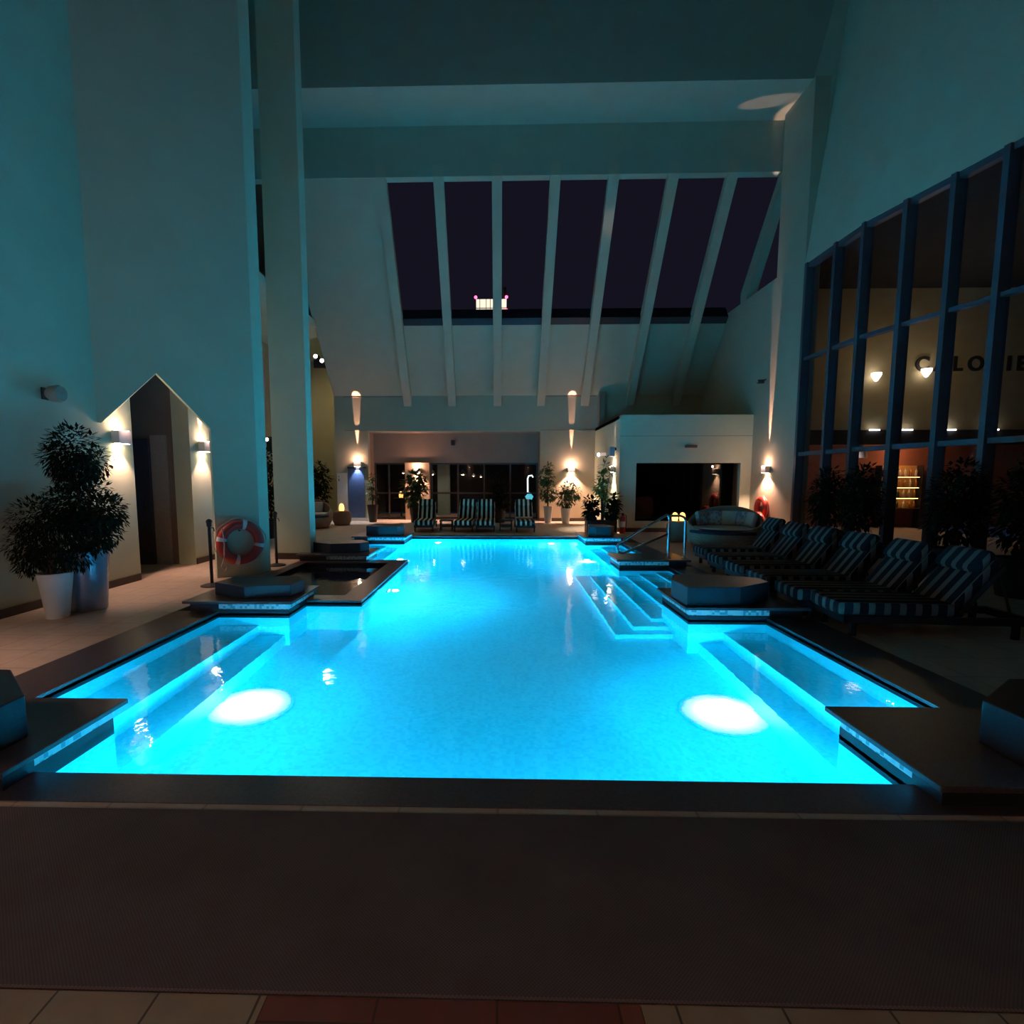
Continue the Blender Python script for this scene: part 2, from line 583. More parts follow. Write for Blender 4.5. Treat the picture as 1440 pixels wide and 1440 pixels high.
# tile strip next to the camera
def front_tile_mat():
    m = tile_mat('beige_front_tile', (0.42, 0.34, 0.24), (0.38, 0.30, 0.21), (0.10, 0.08, 0.06), 0.30, 0.16, 0.004, 0.5, 0.3, var=0.4)
    return m
m_ft = front_tile_mat()
m_rt = tile_mat('terracotta_front_tile', (0.30, 0.095, 0.06), (0.20, 0.06, 0.045), (0.09, 0.04, 0.03), 0.345, 0.33, 0.004, 0.5, 0.0, var=0.4)
b = MB(); b.box(-3.4, -0.67, -1.5, 1.395, 0.0, 0.006); b.box(0.41, 3.4, -1.5, 1.395, 0.0, 0.006)
struct(b.build('trim_3', m_ft))
b = MB(); b.box(-0.668, 0.408, -1.5, 1.395, 0.0, 0.006)
struct(b.build('trim_4', m_rt))
b = MB(); b.box(-3.1, 3.1, 1.405, 2.25, 0.0, 0.012)
tag(b.build('pool_mat', m_mat), 'wide dark brown woven mat lying on the deck along the near pool edge', 'mat')

# ---------------------------------------------------------------- walls
CEIL = 15.0
# left wall, with the changing-room doorway cut in
LX = -5.4
b = MB()
def wall_x(b, x, t, y0, y1, z0, z1, hole=None):
    """wall slab on plane x (thickness t to the -x side), hole = (ya, yb, za, zb)"""
    xa, xb = min(x, x - t), max(x, x - t)
    if hole is None:
        b.box(xa, xb, y0, y1, z0, z1); return
    ya, yb, za, zb = hole
    b.box(xa, xb, y0, ya, z0, z1)
    b.box(xa, xb, yb, y1, z0, z1)
    b.box(xa, xb, ya, yb, zb, z1)
    if za > z0:
        b.box(xa, xb, ya, yb, z0, za)
wall_x(b, LX, 0.3, -3.2, 10.3, 0, CEIL, hole=(7.83, 9.3, 0, 3.3))
struct(b.build('wall_left', m_wall))
# passage behind the doorway
b = MB()
b.box(-8.0, -7.9, 7.0, 9.42, 0, 3.4)
b.box(-7.9, -5.7, 9.32, 9.42, 0, 3.4)
b.box(-7.9, -5.7, 7.0, 7.1, 0, 3.4)
b.box(-7.9, -5.7, 7.1, 9.32, 3.32, 3.4)
struct(b.build('wall_passage', M('grey_brown_render', (0.20, 0.15, 0.12), 0.85, 0.06, 2.0)))
d1 = struct(MB().box(-6.60, -6.12, 9.26, 9.32, 0.0, 2.22).build('door_1', M('dark_door_paint', (0.05, 0.05, 0.07), 0.5)))
struct(MB().box(-6.20, -6.17, 9.20, 9.26, 0.98, 1.12).build('door_handle', m_chrome, d1))
struct(MB().box(-6.10, -5.82, 9.29, 9.32, 0.0, 2.28).build('trim_9', M('pale_grey_panel', (0.34, 0.30, 0.27), 0.7)))
# gabled fin wall standing across the doorway
A = Vector((-5.4, 7.15)); B = Vector((-3.80, 8.36))
L = (B - A).length
u = (B - A).normalized()
nrm = Vector((-u.y, u.x))         # away from the camera
T = 0.14
def gp(s, t, z):
    p = A + u * s + nrm * t
    return (p.x, p.y, z)
b = MB()
sO, sP, sE = 0.05, 0.72, 1.37      # opening: left, peak, right
zE, zP = 2.27, 3.0
def slab(s0, s1, za0, za1, ztop):
    b.hexa([gp(s0, 0, za0), gp(s1, 0, za1), gp(s1, T, za1), gp(s0, T, za0), gp(s0, 0, ztop), gp(s1, 0, ztop), gp(s1, T, ztop), gp(s0, T, ztop)])
slab(sE, L, 0, 0, CEIL)
slab(sP, sE, zP, zE, CEIL)
slab(sO, sP, zE, zP, CEIL)
slab(-0.05, sO, zE, zE, CEIL)
# end face runs square to the pool
pe = A + u * L
b.prism([(pe.x - 0.02, pe.y - 0.01), (pe.x, pe.y), (pe.x, pe.y + 0.36), (pe.x - 0.25, pe.y + 0.2)], 0, CEIL)
struct(b.build('wall_gable', m_wall))
# tall column beyond
b = MB(); b.box(-4.22, -3.56, 9.95, 10.25, 0.12, CEIL)
struct(b.build('wall_column', m_wall))
b = MB(); b.box(-4.24, -3.54, 9.93, 10.27, 0.0, 0.12)
struct(b.build('baseboard_column', m_base))
# baseboards on the left wall
b = MB(); b.box(LX - 0.02, LX + 0.02, -3, 7.81, 0, 0.1); b.box(LX - 0.02, LX + 0.02, 9.32, 10.3, 0, 0.1)
struct(b.build('baseboard_left', m_base))
# far left recess
BY = 19.5
b = MB()
b.box(-8.6, -8.4, 10.6, 24, 0, CEIL)
b.box(-8.5, -5.4, 10.3, 10.6, 0, CEIL)
b.box(-8.6, -5.6, 22.6, 22.8, 0, CEIL)
struct(b.build('wall_recess', m_wallb))
# back wall with lounge opening
OX0, OX1, OZ = -4.75, 1.50, 3.25
ZB = 4.51
b = MB()
b.box(-5.95, OX0, BY, BY + 0.3, 0, ZB)
b.box(OX1, 7.3, BY, BY + 0.3, 0, ZB)
b.box(OX0, OX1, BY, BY + 0.3, OZ, ZB)
struct(b.build('wall_back', m_wallb))
b = MB(); b.box(-5.95, -5.4, BY + 0.28, 22.6, 0, CEIL)
struct(b.build('wall_recess_return', m_wallb))
b = MB(); b.box(-4.6, -4.55, BY - 0.01, BY, 0, 0.01)
b.box(OX1, 3.4, BY - 0.02, BY + 0.01, 0, 0.12)
struct(b.build('baseboard_back', m_base))
# a second shallow pier line on the back wall, right of the lounge
b = MB(); b.box(3.55, 3.75, BY - 0.25, BY, 0, 4.6)
struct(b.build('trim_5', m_wall2))
# horizontal grooves on the back wall
b = MB(); b.box(-5.6, -3.3, BY - 0.012, BY + 0.01, 4.47, 4.50); b.box(1.7, 3.5, BY - 0.012, BY + 0.01, 4.47, 4.50)
b.box(-5.6, OX0, BY - 0.012, BY + 0.01, 3.28, 3.30); b.box(OX1, 3.5, BY - 0.012, BY + 0.01, 3.28, 3.30)
struct(b.build('trim_6', m_wall2))
# lounge recess header and soffit (taupe)
b = MB()
b.box(OX0, OX1, BY + 0.9, BY + 1.1, 2.15, OZ)
b.box(OX0, OX1, BY + 0.3, BY + 1.1, OZ, OZ + 0.1)
b.box(OX0 - 0.1, OX0, BY + 0.3, BY + 1.1, 0, OZ)
b.box(OX1, OX1 + 0.1, BY + 0.3, BY + 1.1, 0, OZ)
struct(b.build('wall_lounge', m_wall2))
b = MB(); b.box(-3.52, -2.60, BY + 0.62, BY + 1.0, 0, 2.15)
struct(b.build('wall_lounge_pillar', M('tan_render', (0.45, 0.33, 0.22), 0.85, 0.05, 2)))
# lounge room behind the glass
b = MB()
b.box(-5.3, 4, BY + 5.5, BY + 5.6, 0, 3)
b.box(-5.3, 4, BY + 1.1, BY + 5.6, 2.9, 3)
b.box(-5.35, -5.3, BY + 1.1, BY + 5.6, 0, 3)
b.box(4, 4.1, BY + 1.1, BY + 5.6, 0, 3)
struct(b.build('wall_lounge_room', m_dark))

# sloped roof plane over the back, with the skylight
LY, LZ = 14.8, 9.46          # lintel foot
def slope_z(y):
    return LZ + (ZB - LZ) * (y - LY) / (BY - LY)
SX0, SX1 = -3.1, 7.2
SILL_Y = 17.67
def slab_slope(b, xa, xb, ya, yb, t=0.25):
    za, zb = slope_z(ya), slope_z(yb)
    b.hexa([(xa, ya, za), (xb, ya, za), (xb, yb, zb), (xa, yb, zb), (xa, ya + t * 0.7, za + t), (xb, ya + t * 0.7, za + t), (xb, yb + t * 0.7, zb + t), (xa, yb + t * 0.7, zb + t)])
b = MB()
slab_slope(b, -5.95, SX0, LY, BY + 0.1)
slab_slope(b, SX0, 7.3, SILL_Y, BY + 0.1)
struct(b.build('ceiling_slope', m_wallb))
b = MB()
slab_slope(b, SX0, 7.2, SILL_Y - 0.16, SILL_Y - 0.0, 0.35)
struct(b.build('trim_7', m_black))
# roof of the far-left recess
b = MB(); b.box(-8.6, -5.9, 10.3, 24, 6.4, 6.6)
struct(b.build('ceiling_recess', m_wall))
# lintel, soffit and upper face
SH, SY = 10.65, 13.38
b = MB()
b.box(-8.6, 7.4, LY, LY + 0.25, LZ - 0.05, SH)
b.box(-8.6, 9.5, SY, LY + 0.25, SH, CEIL)
struct(b.build('wall_lintel', M('dimmed_cream_render', (0.40, 0.44, 0.33), 0.85, 0.04, 2.0, 0.15, 90)))  # wall cream darkened, the dim grazing light put into the colour
b = MB(); b.box(-9, 13, -3.4, SY, CEIL, CEIL + 0.2)
struct(b.build('ceiling', m_dark))
# skylight ribs, eight sloping fins
RT = [-3.12, -1.60, -0.06, 1.47, 2.99, 4.53, 6.05, 7.45]
RB = [-3.25, -1.66, -0.04, 1.50, 3.05, 4.65, 6.25, 7.85]
ribs = []
for i in range(8):
    hw = 0.135
    ya, yb = LY - 0.02, BY - 0.15
    za, zb = LZ + 0.25, slope_z(BY) + 0.3
    d = 0.78
    b = MB()
    if i == 7:
        yb = 17.2; zb = slope_z(yb) + 0.25
        rbx = RT[7] + 0.1
    else:
        rbx = RB[i]
    zla, zlb = LZ - 0.06, slope_z(yb) - 0.55
    b.hexa([(RT[i] - hw, ya, zla), (RT[i] + hw, ya, zla), (rbx + hw, yb, zlb), (rbx - hw, yb, zlb),
            (RT[i] - hw, ya, za), (RT[i] + hw, ya, za), (rbx + hw, yb, zb), (rbx - hw, yb, zb)])
    struct(b.build('trim_%d' % (10 + i), m_wallb))
# right: pier wall, side wall
PX = 7.2
b = MB()
b.box(PX, PX + 0.35, 13.3, 14.6, 0, SH)
b.box(PX, PX + 0.35, 14.6, BY + 0.3, 0, 6.72)
struct(b.build('wall_right', m_wallb))
# curtain-wall line and the wall above it
WP = [(7.2, 13.3), (7.2, 11.2), (7.75, 8.6), (8.4, 5.5), (9.2, 2.0), (9.8, -1.0)]
TP = [(8.2, 13.38), (8.25, 11.2), (8.45, 8.6), (8.8, 5.5), (9.4, 2.0), (9.9, -1.0)]
HH = 6.55
b = MB()
for (p, q, r, s_) in zip(WP, WP[1:], TP, TP[1:]):
    b.hexa([(p[0], p[1], HH), (q[0], q[1], HH), (q[0] + .3, q[1], HH), (p[0] + .3, p[1], HH),
            (r[0], r[1], CEIL), (s_[0], s_[1], CEIL), (s_[0] + .3, s_[1], CEIL), (r[0] + .3, r[1], CEIL)])
b.face([(7.2, 13.3, HH), (8.2, 13.38, CEIL), (7.2, 13.38, SH)])
struct(b.build('wall_upper_right', m_wall))
# rear wall behind the photographer
b = MB(); b.box(-9, 13, -3.4, -3.2, 0, CEIL)
struct(b.build('wall_rear', m_taupe))

# ---- curtain wall window
def wpoint(y):
    for (p, q) in zip(WP, WP[1:]):
        if q[1] <= y <= p[1]:
            f = (y - p[1]) / (q[1] - p[1])
            return Vector((p[0] + (q[0] - p[0]) * f, y)), (Vector(q) - Vector(p)).normalized()
win = bpy.data.objects.new('window_2', None)
C.objects.link(win)
struct(win)
for (p, q) in zip(WP, WP[1:]):
    b = MB(); b.face([(p[0] + .12, p[1], 0), (q[0] + .12, q[1], 0), (q[0] + .12, q[1], HH), (p[0] + .12, p[1], HH)])
    struct(b.build('pane', m_win, win))
    for z, hgt in ((2.12, 0.045), (4.35, 0.035), (HH - 0.05, 0.06), (0.06, 0.06)):
        b = MB()
        dx = 0.0
        b.hexa([(p[0] + .02, p[1], z - hgt), (q[0] + .02, q[1], z - hgt), (q[0] + .16, q[1], z - hgt), (p[0] + .16, p[1], z - hgt),
                (p[0] + .02, p[1], z + hgt), (q[0] + .02, q[1], z + hgt), (q[0] + .16, q[1], z + hgt), (p[0] + .16, p[1], z + hgt)])
        struct(b.build('transom', m_frame, win))
for y in (13.22, 12.14, 11.25, 10.38, 9.56, 8.80, 8.1, 7.4, 6.8, 6.1, 5.4, 4.6, 3.8, 3.0):
    p, d = wpoint(y)
    nn = Vector((-abs(d.y), d.x if d.y < 0 else -d.x))
    hw = 0.045
    e = Vector((-0.03, 0)); g = Vector((0.17, 0))
    q = [p - d * hw + e, p + d * hw + e, p + d * hw + g, p - d * hw + g]
    b = MB(); b.prism([(v.x, v.y) for v in q], 0, HH)
    struct(b.build('mullion', m_frame, win))
# interior beyond the curtain wall
b = MB()
b.box(7.6, 19, 16.0, 16.2, 2.92, 7.0)
struct(b.build('wall_restaurant', m_olive))
b = MB()
b.box(7.6, 19, 17.4, 17.5, 0, 2.9)
struct(b.build('wall_restaurant_bar', m_redwall))
b = MB()
b.box(7.6, 19, 16.0, 17.4, 2.80, 2.92)
b.box(7.6, 19, 15.9, 16.0, 2.52, 2.94)
b.prism([(7.62, 16.0), (7.62, 13.3), (7.62, 11.2), (8.2, 8.6), (8.9, 5.5), (9.6, 2.0), (19, 2.0), (19, 16)], 6.9, 7.0)
b.box(18.9, 19, 2, 17.5, 0, 7)
struct(b.build('ceiling_restaurant', m_dark))

# ---- bar pavilion (white box) at back right
b = MB()
bx0, bx1, by0 = 3.47, 7.2, 15.5
wx0, wx1, wz0, wz1 = 3.95, 6.9, 0.31, 1.985
b.box(bx0, wx0, by0, by0 + 0.15, 0, 3.34)
b.box(wx1, bx1, by0, by0 + 0.15, 0, 3.34)
b.box(wx0, wx1, by0, by0 + 0.15, 0, wz0)
b.box(wx0, wx1, by0, by0 + 0.15, wz1, 3.34)
b.box(bx0, bx0 + 0.15, by0 + 0.15, BY, 0, 3.34)
b.box(bx0, bx1, by0 + 0.15, BY, 3.24, 3.34)
struct(b.build('wall_pavilion', m_wall))
b = MB(); b.box(bx0 - .02, wx0, by0 - .02, by0 + .01, 0, .12); b.box(bx0 - .02, bx0 + .01, by0, BY - .25, 0, .12); b.box(wx0, bx1, by0 - .02, by0 + .01, 0, .12)
struct(b.build('baseboard_pavilion', m_base))
b = MB(); b.box(bx0 - .006, bx1, by0 - .006, by0 + .01, 2.74, 2.755)
struct(b.build('trim_8', m_wall2))
b = MB(); b.box(wx0 - .1, wx1 + .1, 16.2, 16.22, wz0 - .1, wz1 + .3)
g = struct(b.build('window_3', glass_mat('pavilion_glass', (0.02, 0.02, 0.025))))
b = MB(); b.box(bx0 + .15, PX, 16.9, 17.0, 0, 3.2)
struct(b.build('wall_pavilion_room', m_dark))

# =================================================================== LAMPS OF THE PLACE, AND ADDED UNSEEN ONES
def sconce(loc, rotz, label, e_up, e_dn, up_cone=9, dn_cone=75, s=1.0, color=WARM, name='wall_sconce', tilt=0.045, dn_color=None):
    """up-and-down box light; local +X points away from the wall"""
    t = thing(name, label, 'wall lamp', loc, rotz, 'up-and-down wall lamps')
    b = MB(); b.box(0.02, 0.13 * s, -0.13 * s, 0.13 * s, -0.09 * s, 0.09 * s, 0.006)
    b.build('body', m_white, t)
    b = MB(); b.box(0.0, 0.02, -0.06 * s, 0.06 * s, -0.05 * s, 0.05 * s)
    b.build('backplate', m_frame, t)
    for k, z in ((1, 0.0905 * s), (-1, -0.0905 * s)):
        b = MB(); b.box(0.035, 0.115 * s, -0.10 * s, 0.10 * s, z - 0.004, z + 0.004)
        b.build('lens', m_bulb, t)
    x = 0.08 * s
    if e_up:
        lamp('SPOT', 'up_beam', (x, 0, 0.11 * s), e_up * K_SCONCE, color, t, 0.015, (-tilt, 0, 1), math.radians(up_cone), 0.4)
    if e_dn:
        lamp('SPOT', 'down_beam', (x, 0, -0.11 * s), e_dn * K_SCONCE, dn_color or color, t, 0.03, (0.05, 0, -1), math.radians(dn_cone), 0.5)
        lamp('POINT', 'glow', (x + 0.08, 0, 0.16 * s), e_dn * 0.04 * K_SCONCE, color, t, 0.03)
    return t
sconce((LX, 7.5, 2.10), 0, 'white box wall lamp on the left doorway jamb behind the potted bush', 18, 15, 34, 95)
sconce((LX, 9.66, 2.10), 0, 'white box wall lamp on the right doorway jamb above the lifebuoy', 18, 15, 34, 95)
sconce((-5.13, BY, 2.08), -PI / 2, 'wall lamp over the blue panel at the far left', 300, 45, 9, 80, dn_color=(0.85, 0.88, 1.0))
sconce((-3.05, BY + 0.62, 1.86), -PI / 2, 'wall lamp on the tan pillar in the lounge opening', 60, 60, 8, 115)
sconce((2.62, BY, 1.86), -PI / 2, 'wall lamp on the back wall above the two white plant pots', 320, 75, 8, 110)
s6 = sconce((bx0, 16.2, 1.82), PI, 'wall lamp on the pavilion side wall among the plants', 80, 40, 8, 90, dn_color=(1, .8, .6))
s7 = sconce((PX, 14.54, 1.78), PI, 'wall lamp above the red lifebuoys beside the round daybed', 380, 40, 8, 120)
lamp('SPOT', 'up_beam', (0.09, 0, 0.12), 130 * K_SCONCE, WARM, s7, 0.02, (0.062, 0.05, 1), math.radians(10), 0.3)
up7 = s7.children[-1]
up7.rotation_euler = (up7.rotation_euler.to_quaternion() @ Euler((0, 0, math.radians(-38))).to_quaternion()).to_euler()
up7.scale = (1.0, 0.32, 1.0)
lamp('SPOT', 'up_beam', (0.09, 0, 0.12), 60 * K_SCONCE, WARM, s6, 0.02, (0.05, 0.10, 1), math.radians(4), 0.5)
sconce((LX, 2.6, 2.10), 0, 'white box wall lamp on the left wall nearest the photographer', 0, 40, 34, 120)
# added unseen lamps on the rear wall, warm fill for the near tiles
sconce((-2.4, -3.2, 2.4), PI / 2, 'added unseen fill lamp at the left of the rear wall', 0, 70, 10, 150)
sconce((2.4, -3.2, 2.4), PI / 2, 'added unseen fill lamp at the right of the rear wall', 0, 22, 10, 150)

# underwater lamps
def pool_light(loc, d, label, e, r=0.11):
    """d = unit direction into the water"""
    t = thing('underwater_light', label, 'pool light', loc, math.atan2(d[1], d[0]), 'underwater pool lights')
    b = MB(); b.lathe([(r * 0.8, 0.0), (r, 0.0), (r, 0.02), (r * 0.8, 0.03)], axis='X', n=24)
    b.build('bezel', m_white, t, True)
    b = MB(); b.lathe([(0.0, 0.028), (r * 0.5, 0.026), (r * 0.82, 0.012)], axis='X', n=24)
    b.build('lens', m_lens, t, True)
    lamp('POINT', 'lamp', (0.12, 0, 0.0), e * K_POOL, POOL_COL, t, 0.05)
    return t
def floor_light(loc, label, e, r=0.36):
    t = thing('underwater_light', label, 'pool light', loc, 0, 'underwater pool lights')
    b = MB(); b.lathe([(r - 0.01, 0.0), (r + 0.01, 0.0), (r + 0.01, 0.005), (r - 0.01, 0.006)], n=32); b.build('bezel', m_pool, t, True)
    b = MB(); b.lathe([(r, 0.004), (r * 0.85, 0.010), (r * 0.5, 0.016), (0.0, 0.02)], n=32); b.build('lens', floor_glow_mat(r), t, True)  # widened disc also stands in for the light spread on the floor
    lamp('POINT', 'lamp', (0, 0, 0.20), e * K_POOL, POOL_COL, t, 0.06)
    return t
floor_light((-2.17, 4.45, FZ), 'submerged floor light glowing at the foot of the left near bench', 44)
floor_light((1.93, 4.42, FZ), 'submerged floor light glowing at the foot of the right near bench', 44)
floor_light((-2.12, 11.35, FZ), 'submerged floor light at the foot of the left far bench', 125, 0.24)
floor_light((1.90, 11.35, FZ), 'submerged floor light at the foot of the right far bench', 125, 0.24)
pool_light((-1.7, 8.03, -0.60), (1, 0), 'submerged light in the pool wall under the dark spa edge', 150)
pool_light((-1.60, 14.1, -0.72), (0, -1), 'left of the two submerged lights in the far pool wall', 105)
pool_light((1.40, 14.1, -0.80), (0, -1), 'right of the two submerged lights in the far pool wall', 105)
# added unseen lights on hidden wall faces, to even out the pool glow
pool_light((-1.2, 2.55, -0.25), (0, 1), 'added unseen submerged light in the near pool wall, left of the middle', 15)
pool_light((0.9, 2.55, -0.25), (0, 1), 'added unseen submerged light in the near pool wall, right of the middle', 15)
pool_light((-2.85, 3.125, -0.24), (0, 1), 'added unseen submerged light behind the near left corner plinth', 20, 0.07)
pool_light((2.55, 3.12, -0.24), (0, 1), 'added unseen submerged light behind the near right corner plinth', 20, 0.07)
pool_light((-2.6, 9.9, -0.24), (0, 1), 'added unseen submerged light behind the spa edge facing the far end', 30, 0.07)
pool_light((2.6, 9.95, -0.24), (0, 1), 'added unseen submerged light behind the handrail plinth facing the far end', 30, 0.07)

# =================================================================== CORNER PLINTHS
def plinth(x0, x1, y0, y1, label, octa, ztop, olabel):
    t = thing('corner_plinth', label, 'plinth', ((x0 + x1) / 2, (y0 + y1) / 2, 0), 0, 'granite corner plinths of the pool')
    cx, cy_ = (x0 + x1) / 2, (y0 + y1) / 2
    X0, X1, Y0, Y1 = x0 - cx, x1 - cx, y0 - cy_, y1 - cy_
    e = 0.001
    b = MB(); b.box(X0, X1, Y0, Y1, -0.045, 0.03)
    ym = max(Y0, 2.56 - cy_)
    if ym > Y0:
        b.box(X0, X1, Y0, ym, 0.03, 0.10)
    b.build('base', m_granite, t)
    xa, xb = max(X0, -3.2 - cx), min(X1, 2.95 - cx)
    b = MB(); b.box(xa + e, xb - e, ym + e, Y1 - e, 0.03, 0.10); b.build('mosaic_band', m_mosaic, t)
    if xa > X0 or xb < X1:
        b = MB()
        if xa > X0: b.box(X0, xa, ym, Y1, 0.03, 0.10)
        if xb < X1: b.box(xb, X1, ym, Y1, 0.03, 0.10)
        b.build('end_block', m_granite, t)
    b = MB(); b.box(X0 - 0.06, X1 + 0.06, Y0 - 0.06, Y1 + 0.06, 0.10, 0.13, 0.005); b.build('slab', m_coping, t)
    if octa:
        o = MB().prism(octa, 0.13, ztop, 0.008).build('granite_pedestal', m_granite)
        tag(o, olabel, 'pedestal', 'low granite pedestals')
    return t
plinth(-3.6, -2.39, 2.38, 3.125, 'dark granite plinth with mosaic edge at the near left pool corner',
       [(-3.5, 3.06), (-2.95, 3.06), (-2.52, 2.68), (-2.52, 2.42), (-3.5, 2.42)], 0.36, 'low black pedestal on the near left corner plinth')
plinth(2.05, 3.4, 2.38, 3.12, 'dark granite plinth with mosaic edge at the near right pool corner',
       [(2.52, 2.42), (2.52, 2.74), (2.95, 3.06), (3.34, 3.06), (3.34, 2.42)], 0.36, 'low black pedestal on the near right corner plinth')
plinth(-3.53, -2.39, 5.915, 6.75, 'dark granite plinth with mosaic edge in front of the lifebuoy',
       [(-2.44, 6.12), (-2.92, 5.97), (-3.4, 6.22), (-3.35, 6.6), (-2.55, 6.68), (-2.40, 6.45)], 0.28, 'low faceted black pedestal in front of the orange lifebuoy')
plinth(2.08, 3.30, 5.76, 6.7, 'dark granite plinth with mosaic edge below the right near loungers',
       [(2.06, 5.76), (2.64, 5.78), (3.10, 6.10), (3.10, 6.35), (2.62, 6.6), (2.15, 6.55), (2.04, 6.25)], 0.34, 'low faceted black pedestal between the pool stair and the near right bay')
plinth(2.1, 3.25, 9.2, 9.95, 'dark granite plinth with mosaic edge carrying the chrome handrail', None, 0, '')
plinth(-3.53, -2.3, 12.92, 14.1, 'dark granite plinth with mosaic edge at the far left pool corner',
       [(-3.28, 13.1), (-2.95, 12.98), (-2.5, 13.02), (-2.36, 13.3), (-2.5, 13.8), (-3.2, 13.8)], 0.37, 'low black pedestal on the far left corner plinth')
plinth(2.1, 3.0, 12.83, 14.1, 'dark granite plinth with mosaic edge at the far right pool corner',
       [(2.2, 13.0), (2.35, 12.9), (2.72, 12.92), (2.86, 13.2), (2.7, 13.7), (2.3, 13.7)], 0.37, 'low black pedestal on the far right corner plinth')
plinth(-3.7, -2.45, 9.75, 10.6, 'dark granite plinth at the far edge of the spa',
       [(-3.62, 10.15), (-3.15, 9.85), (-2.62, 9.98), (-2.5, 10.2), (-2.7, 10.52), (-3.5, 10.52)], 0.31, 'low black pedestal beyond the dark spa')

# =================================================================== LOUNGERS
def make_lounger(S=1.20, ln=0.66):
    """foot at local x=0, head towards +x, width along y"""
    t = thing('sun_lounger', 'tbd', 'lounger')
    W = 0.28
    b = MB()
    E_ = S + 0.75 * ln / 0.66
    b.box(0.02, E_, -W, -W + 0.05, 0.13, 0.20, 0.005); b.box(0.02, E_, W - 0.05, W, 0.13, 0.20, 0.005)
    b.box(0.02, 0.07, -W, W, 0.13, 0.20); b.box(E_ - 0.05, E_, -W, W, 0.13, 0.20); b.box(S - 0.05, S, -W, W, 0.13, 0.20)
    b.build('frame', m_black, t)
    for x in (0.12, E_ - 0.15):
        for y in (-W + 0.025, W - 0.025):
            b = MB(); b.box(x - 0.025, x + 0.025, y - 0.02, y + 0.02, 0, 0.13); b.build('leg', m_black, t)
    b = MB(); b.box(-0.03, S + 0.06, -W + 0.005, W - 0.005, 0.20, 0.335, 0.035)
    b.build('mattress', m_stripe, t, True)
    # reclined back
    a = math.radians(52)
    th = 0.10
    ca, sa = math.cos(a), math.sin(a)
    def R(p, q):        # along the back, thickness
        return (S + p * ca - q * sa, 0.24 + p * sa + q * ca)
    def tilted(x0, x1, y0, y1, q0, q1, bev):
        bb = MB(); bb.box(x0, x1, y0, y1, q0, q1, bev)
        for v in bb.bm.verts:
            v.co.x, v.co.z = R(v.co.x, v.co.z)
        return bb
    tilted(0, ln, -W + 0.005, W - 0.005, 0.02, 0.02 + th, 0.03).build('back_cushion', m_stripe, t, True)
    tilted(ln - 0.20, ln + 0.05, -W + 0.015, W - 0.015, 0.10, 0.20, 0.045).build('headrest', m_stripe, t, True)
    tilted(0, ln, -W, W, -0.02, 0.02, 0.005).build('back_frame', m_black, t)
    for y in (-0.2, 0.2):
        b = MB(); b.tube([(S + ln * 0.636, y, 0.24 + ln * 0.636 * 1.0), (S + ln * 0.88, y, 0.18)], 0.012); b.build('prop_bar', m_black, t)
    return t
m_stripe_shade = stripe_mat('shaded_cream_stripe', (0.010, 0.010, 0.013), (0.115, 0.10, 0.085), 0.14, 0.42)  # black and cream stripe again, with the side row's dimness painted in
m_stripe_l, m_stripe = m_stripe, m_stripe_shade
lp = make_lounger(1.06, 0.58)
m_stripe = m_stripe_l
lb = make_lounger()
side = [(3.30, 5.40, 'black and cream striped lounger nearest the camera in the row along the dark window wall'),
        (3.24, 6.02, 'second striped lounger from the camera along the dark window wall'),
        (3.27, 6.80, 'third striped lounger from the camera along the dark window wall'),
        (3.32, 7.62, 'fourth striped lounger from the camera along the dark window wall'),
        (3.38, 8.46, 'fifth striped lounger from the camera along the dark window wall'),
        (3.52, 9.42, 'farthest striped lounger of the side row, in front of the round daybed')]
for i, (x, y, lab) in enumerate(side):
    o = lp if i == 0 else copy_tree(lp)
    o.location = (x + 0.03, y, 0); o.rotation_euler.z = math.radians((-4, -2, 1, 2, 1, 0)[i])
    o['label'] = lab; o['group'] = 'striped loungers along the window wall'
back = [(-2.16, 15.28, 3, 'leftmost striped lounger at the far pool end, in front of the pillar plant'),
        (-1.02, 15.28, -3, 'left one of the adjoining pair of striped loungers at the far end'),
        (-0.38, 15.28, 0, 'right one of the adjoining pair of striped loungers at the far end'),
        (0.78, 15.22, 0, 'rightmost striped lounger at the far pool end, with a folded towel')]
for i, (x, y, r, lab) in enumerate(back):
    o = lb if i == 0 else copy_tree(lb)
    o.location = (x, y, 0); o.rotation_euler.z = PI / 2 + math.radians(r)
    o['label'] = lab; o['group'] = 'striped loungers at the far pool end'
b = MB(); b.box(-0.25, 0.25, -0.14, 0.14, 0.0, 0.05, 0.02)
o = b.build('folded_towel', m_cush, None, True, (0.78, 16.15, 0.336)); tag(o, 'cream folded towel on the rightmost far lounger', 'towel')
# low side tables between the far loungers
def side_table(loc, label):
    t = thing('side_table', label, 'table', loc, 0, 'low side tables between the far loungers')
    b = MB(); b.box(-0.2, 0.2, -0.2, 0.2, 0.28, 0.31, 0.005); b.build('tabletop', m_black, t)
    for x in (-0.17, 0.17):
        for y in (-0.17, 0.17):
            b = MB(); b.box(x - .015, x + .015, y - .015, y + .015, 0, 0.28); b.build('leg', m_black, t)
    b = MB(); b.box(-0.15, 0.15, -0.16, 0.16, 0.10, 0.18, 0.01); b.build('shelf_box', m_frame, t)
    return t
side_table((-1.55, 15.9, 0), 'low black side table left of the adjoining far loungers')
side_table((0.22, 15.9, 0), 'low black side table left of the towel lounger')

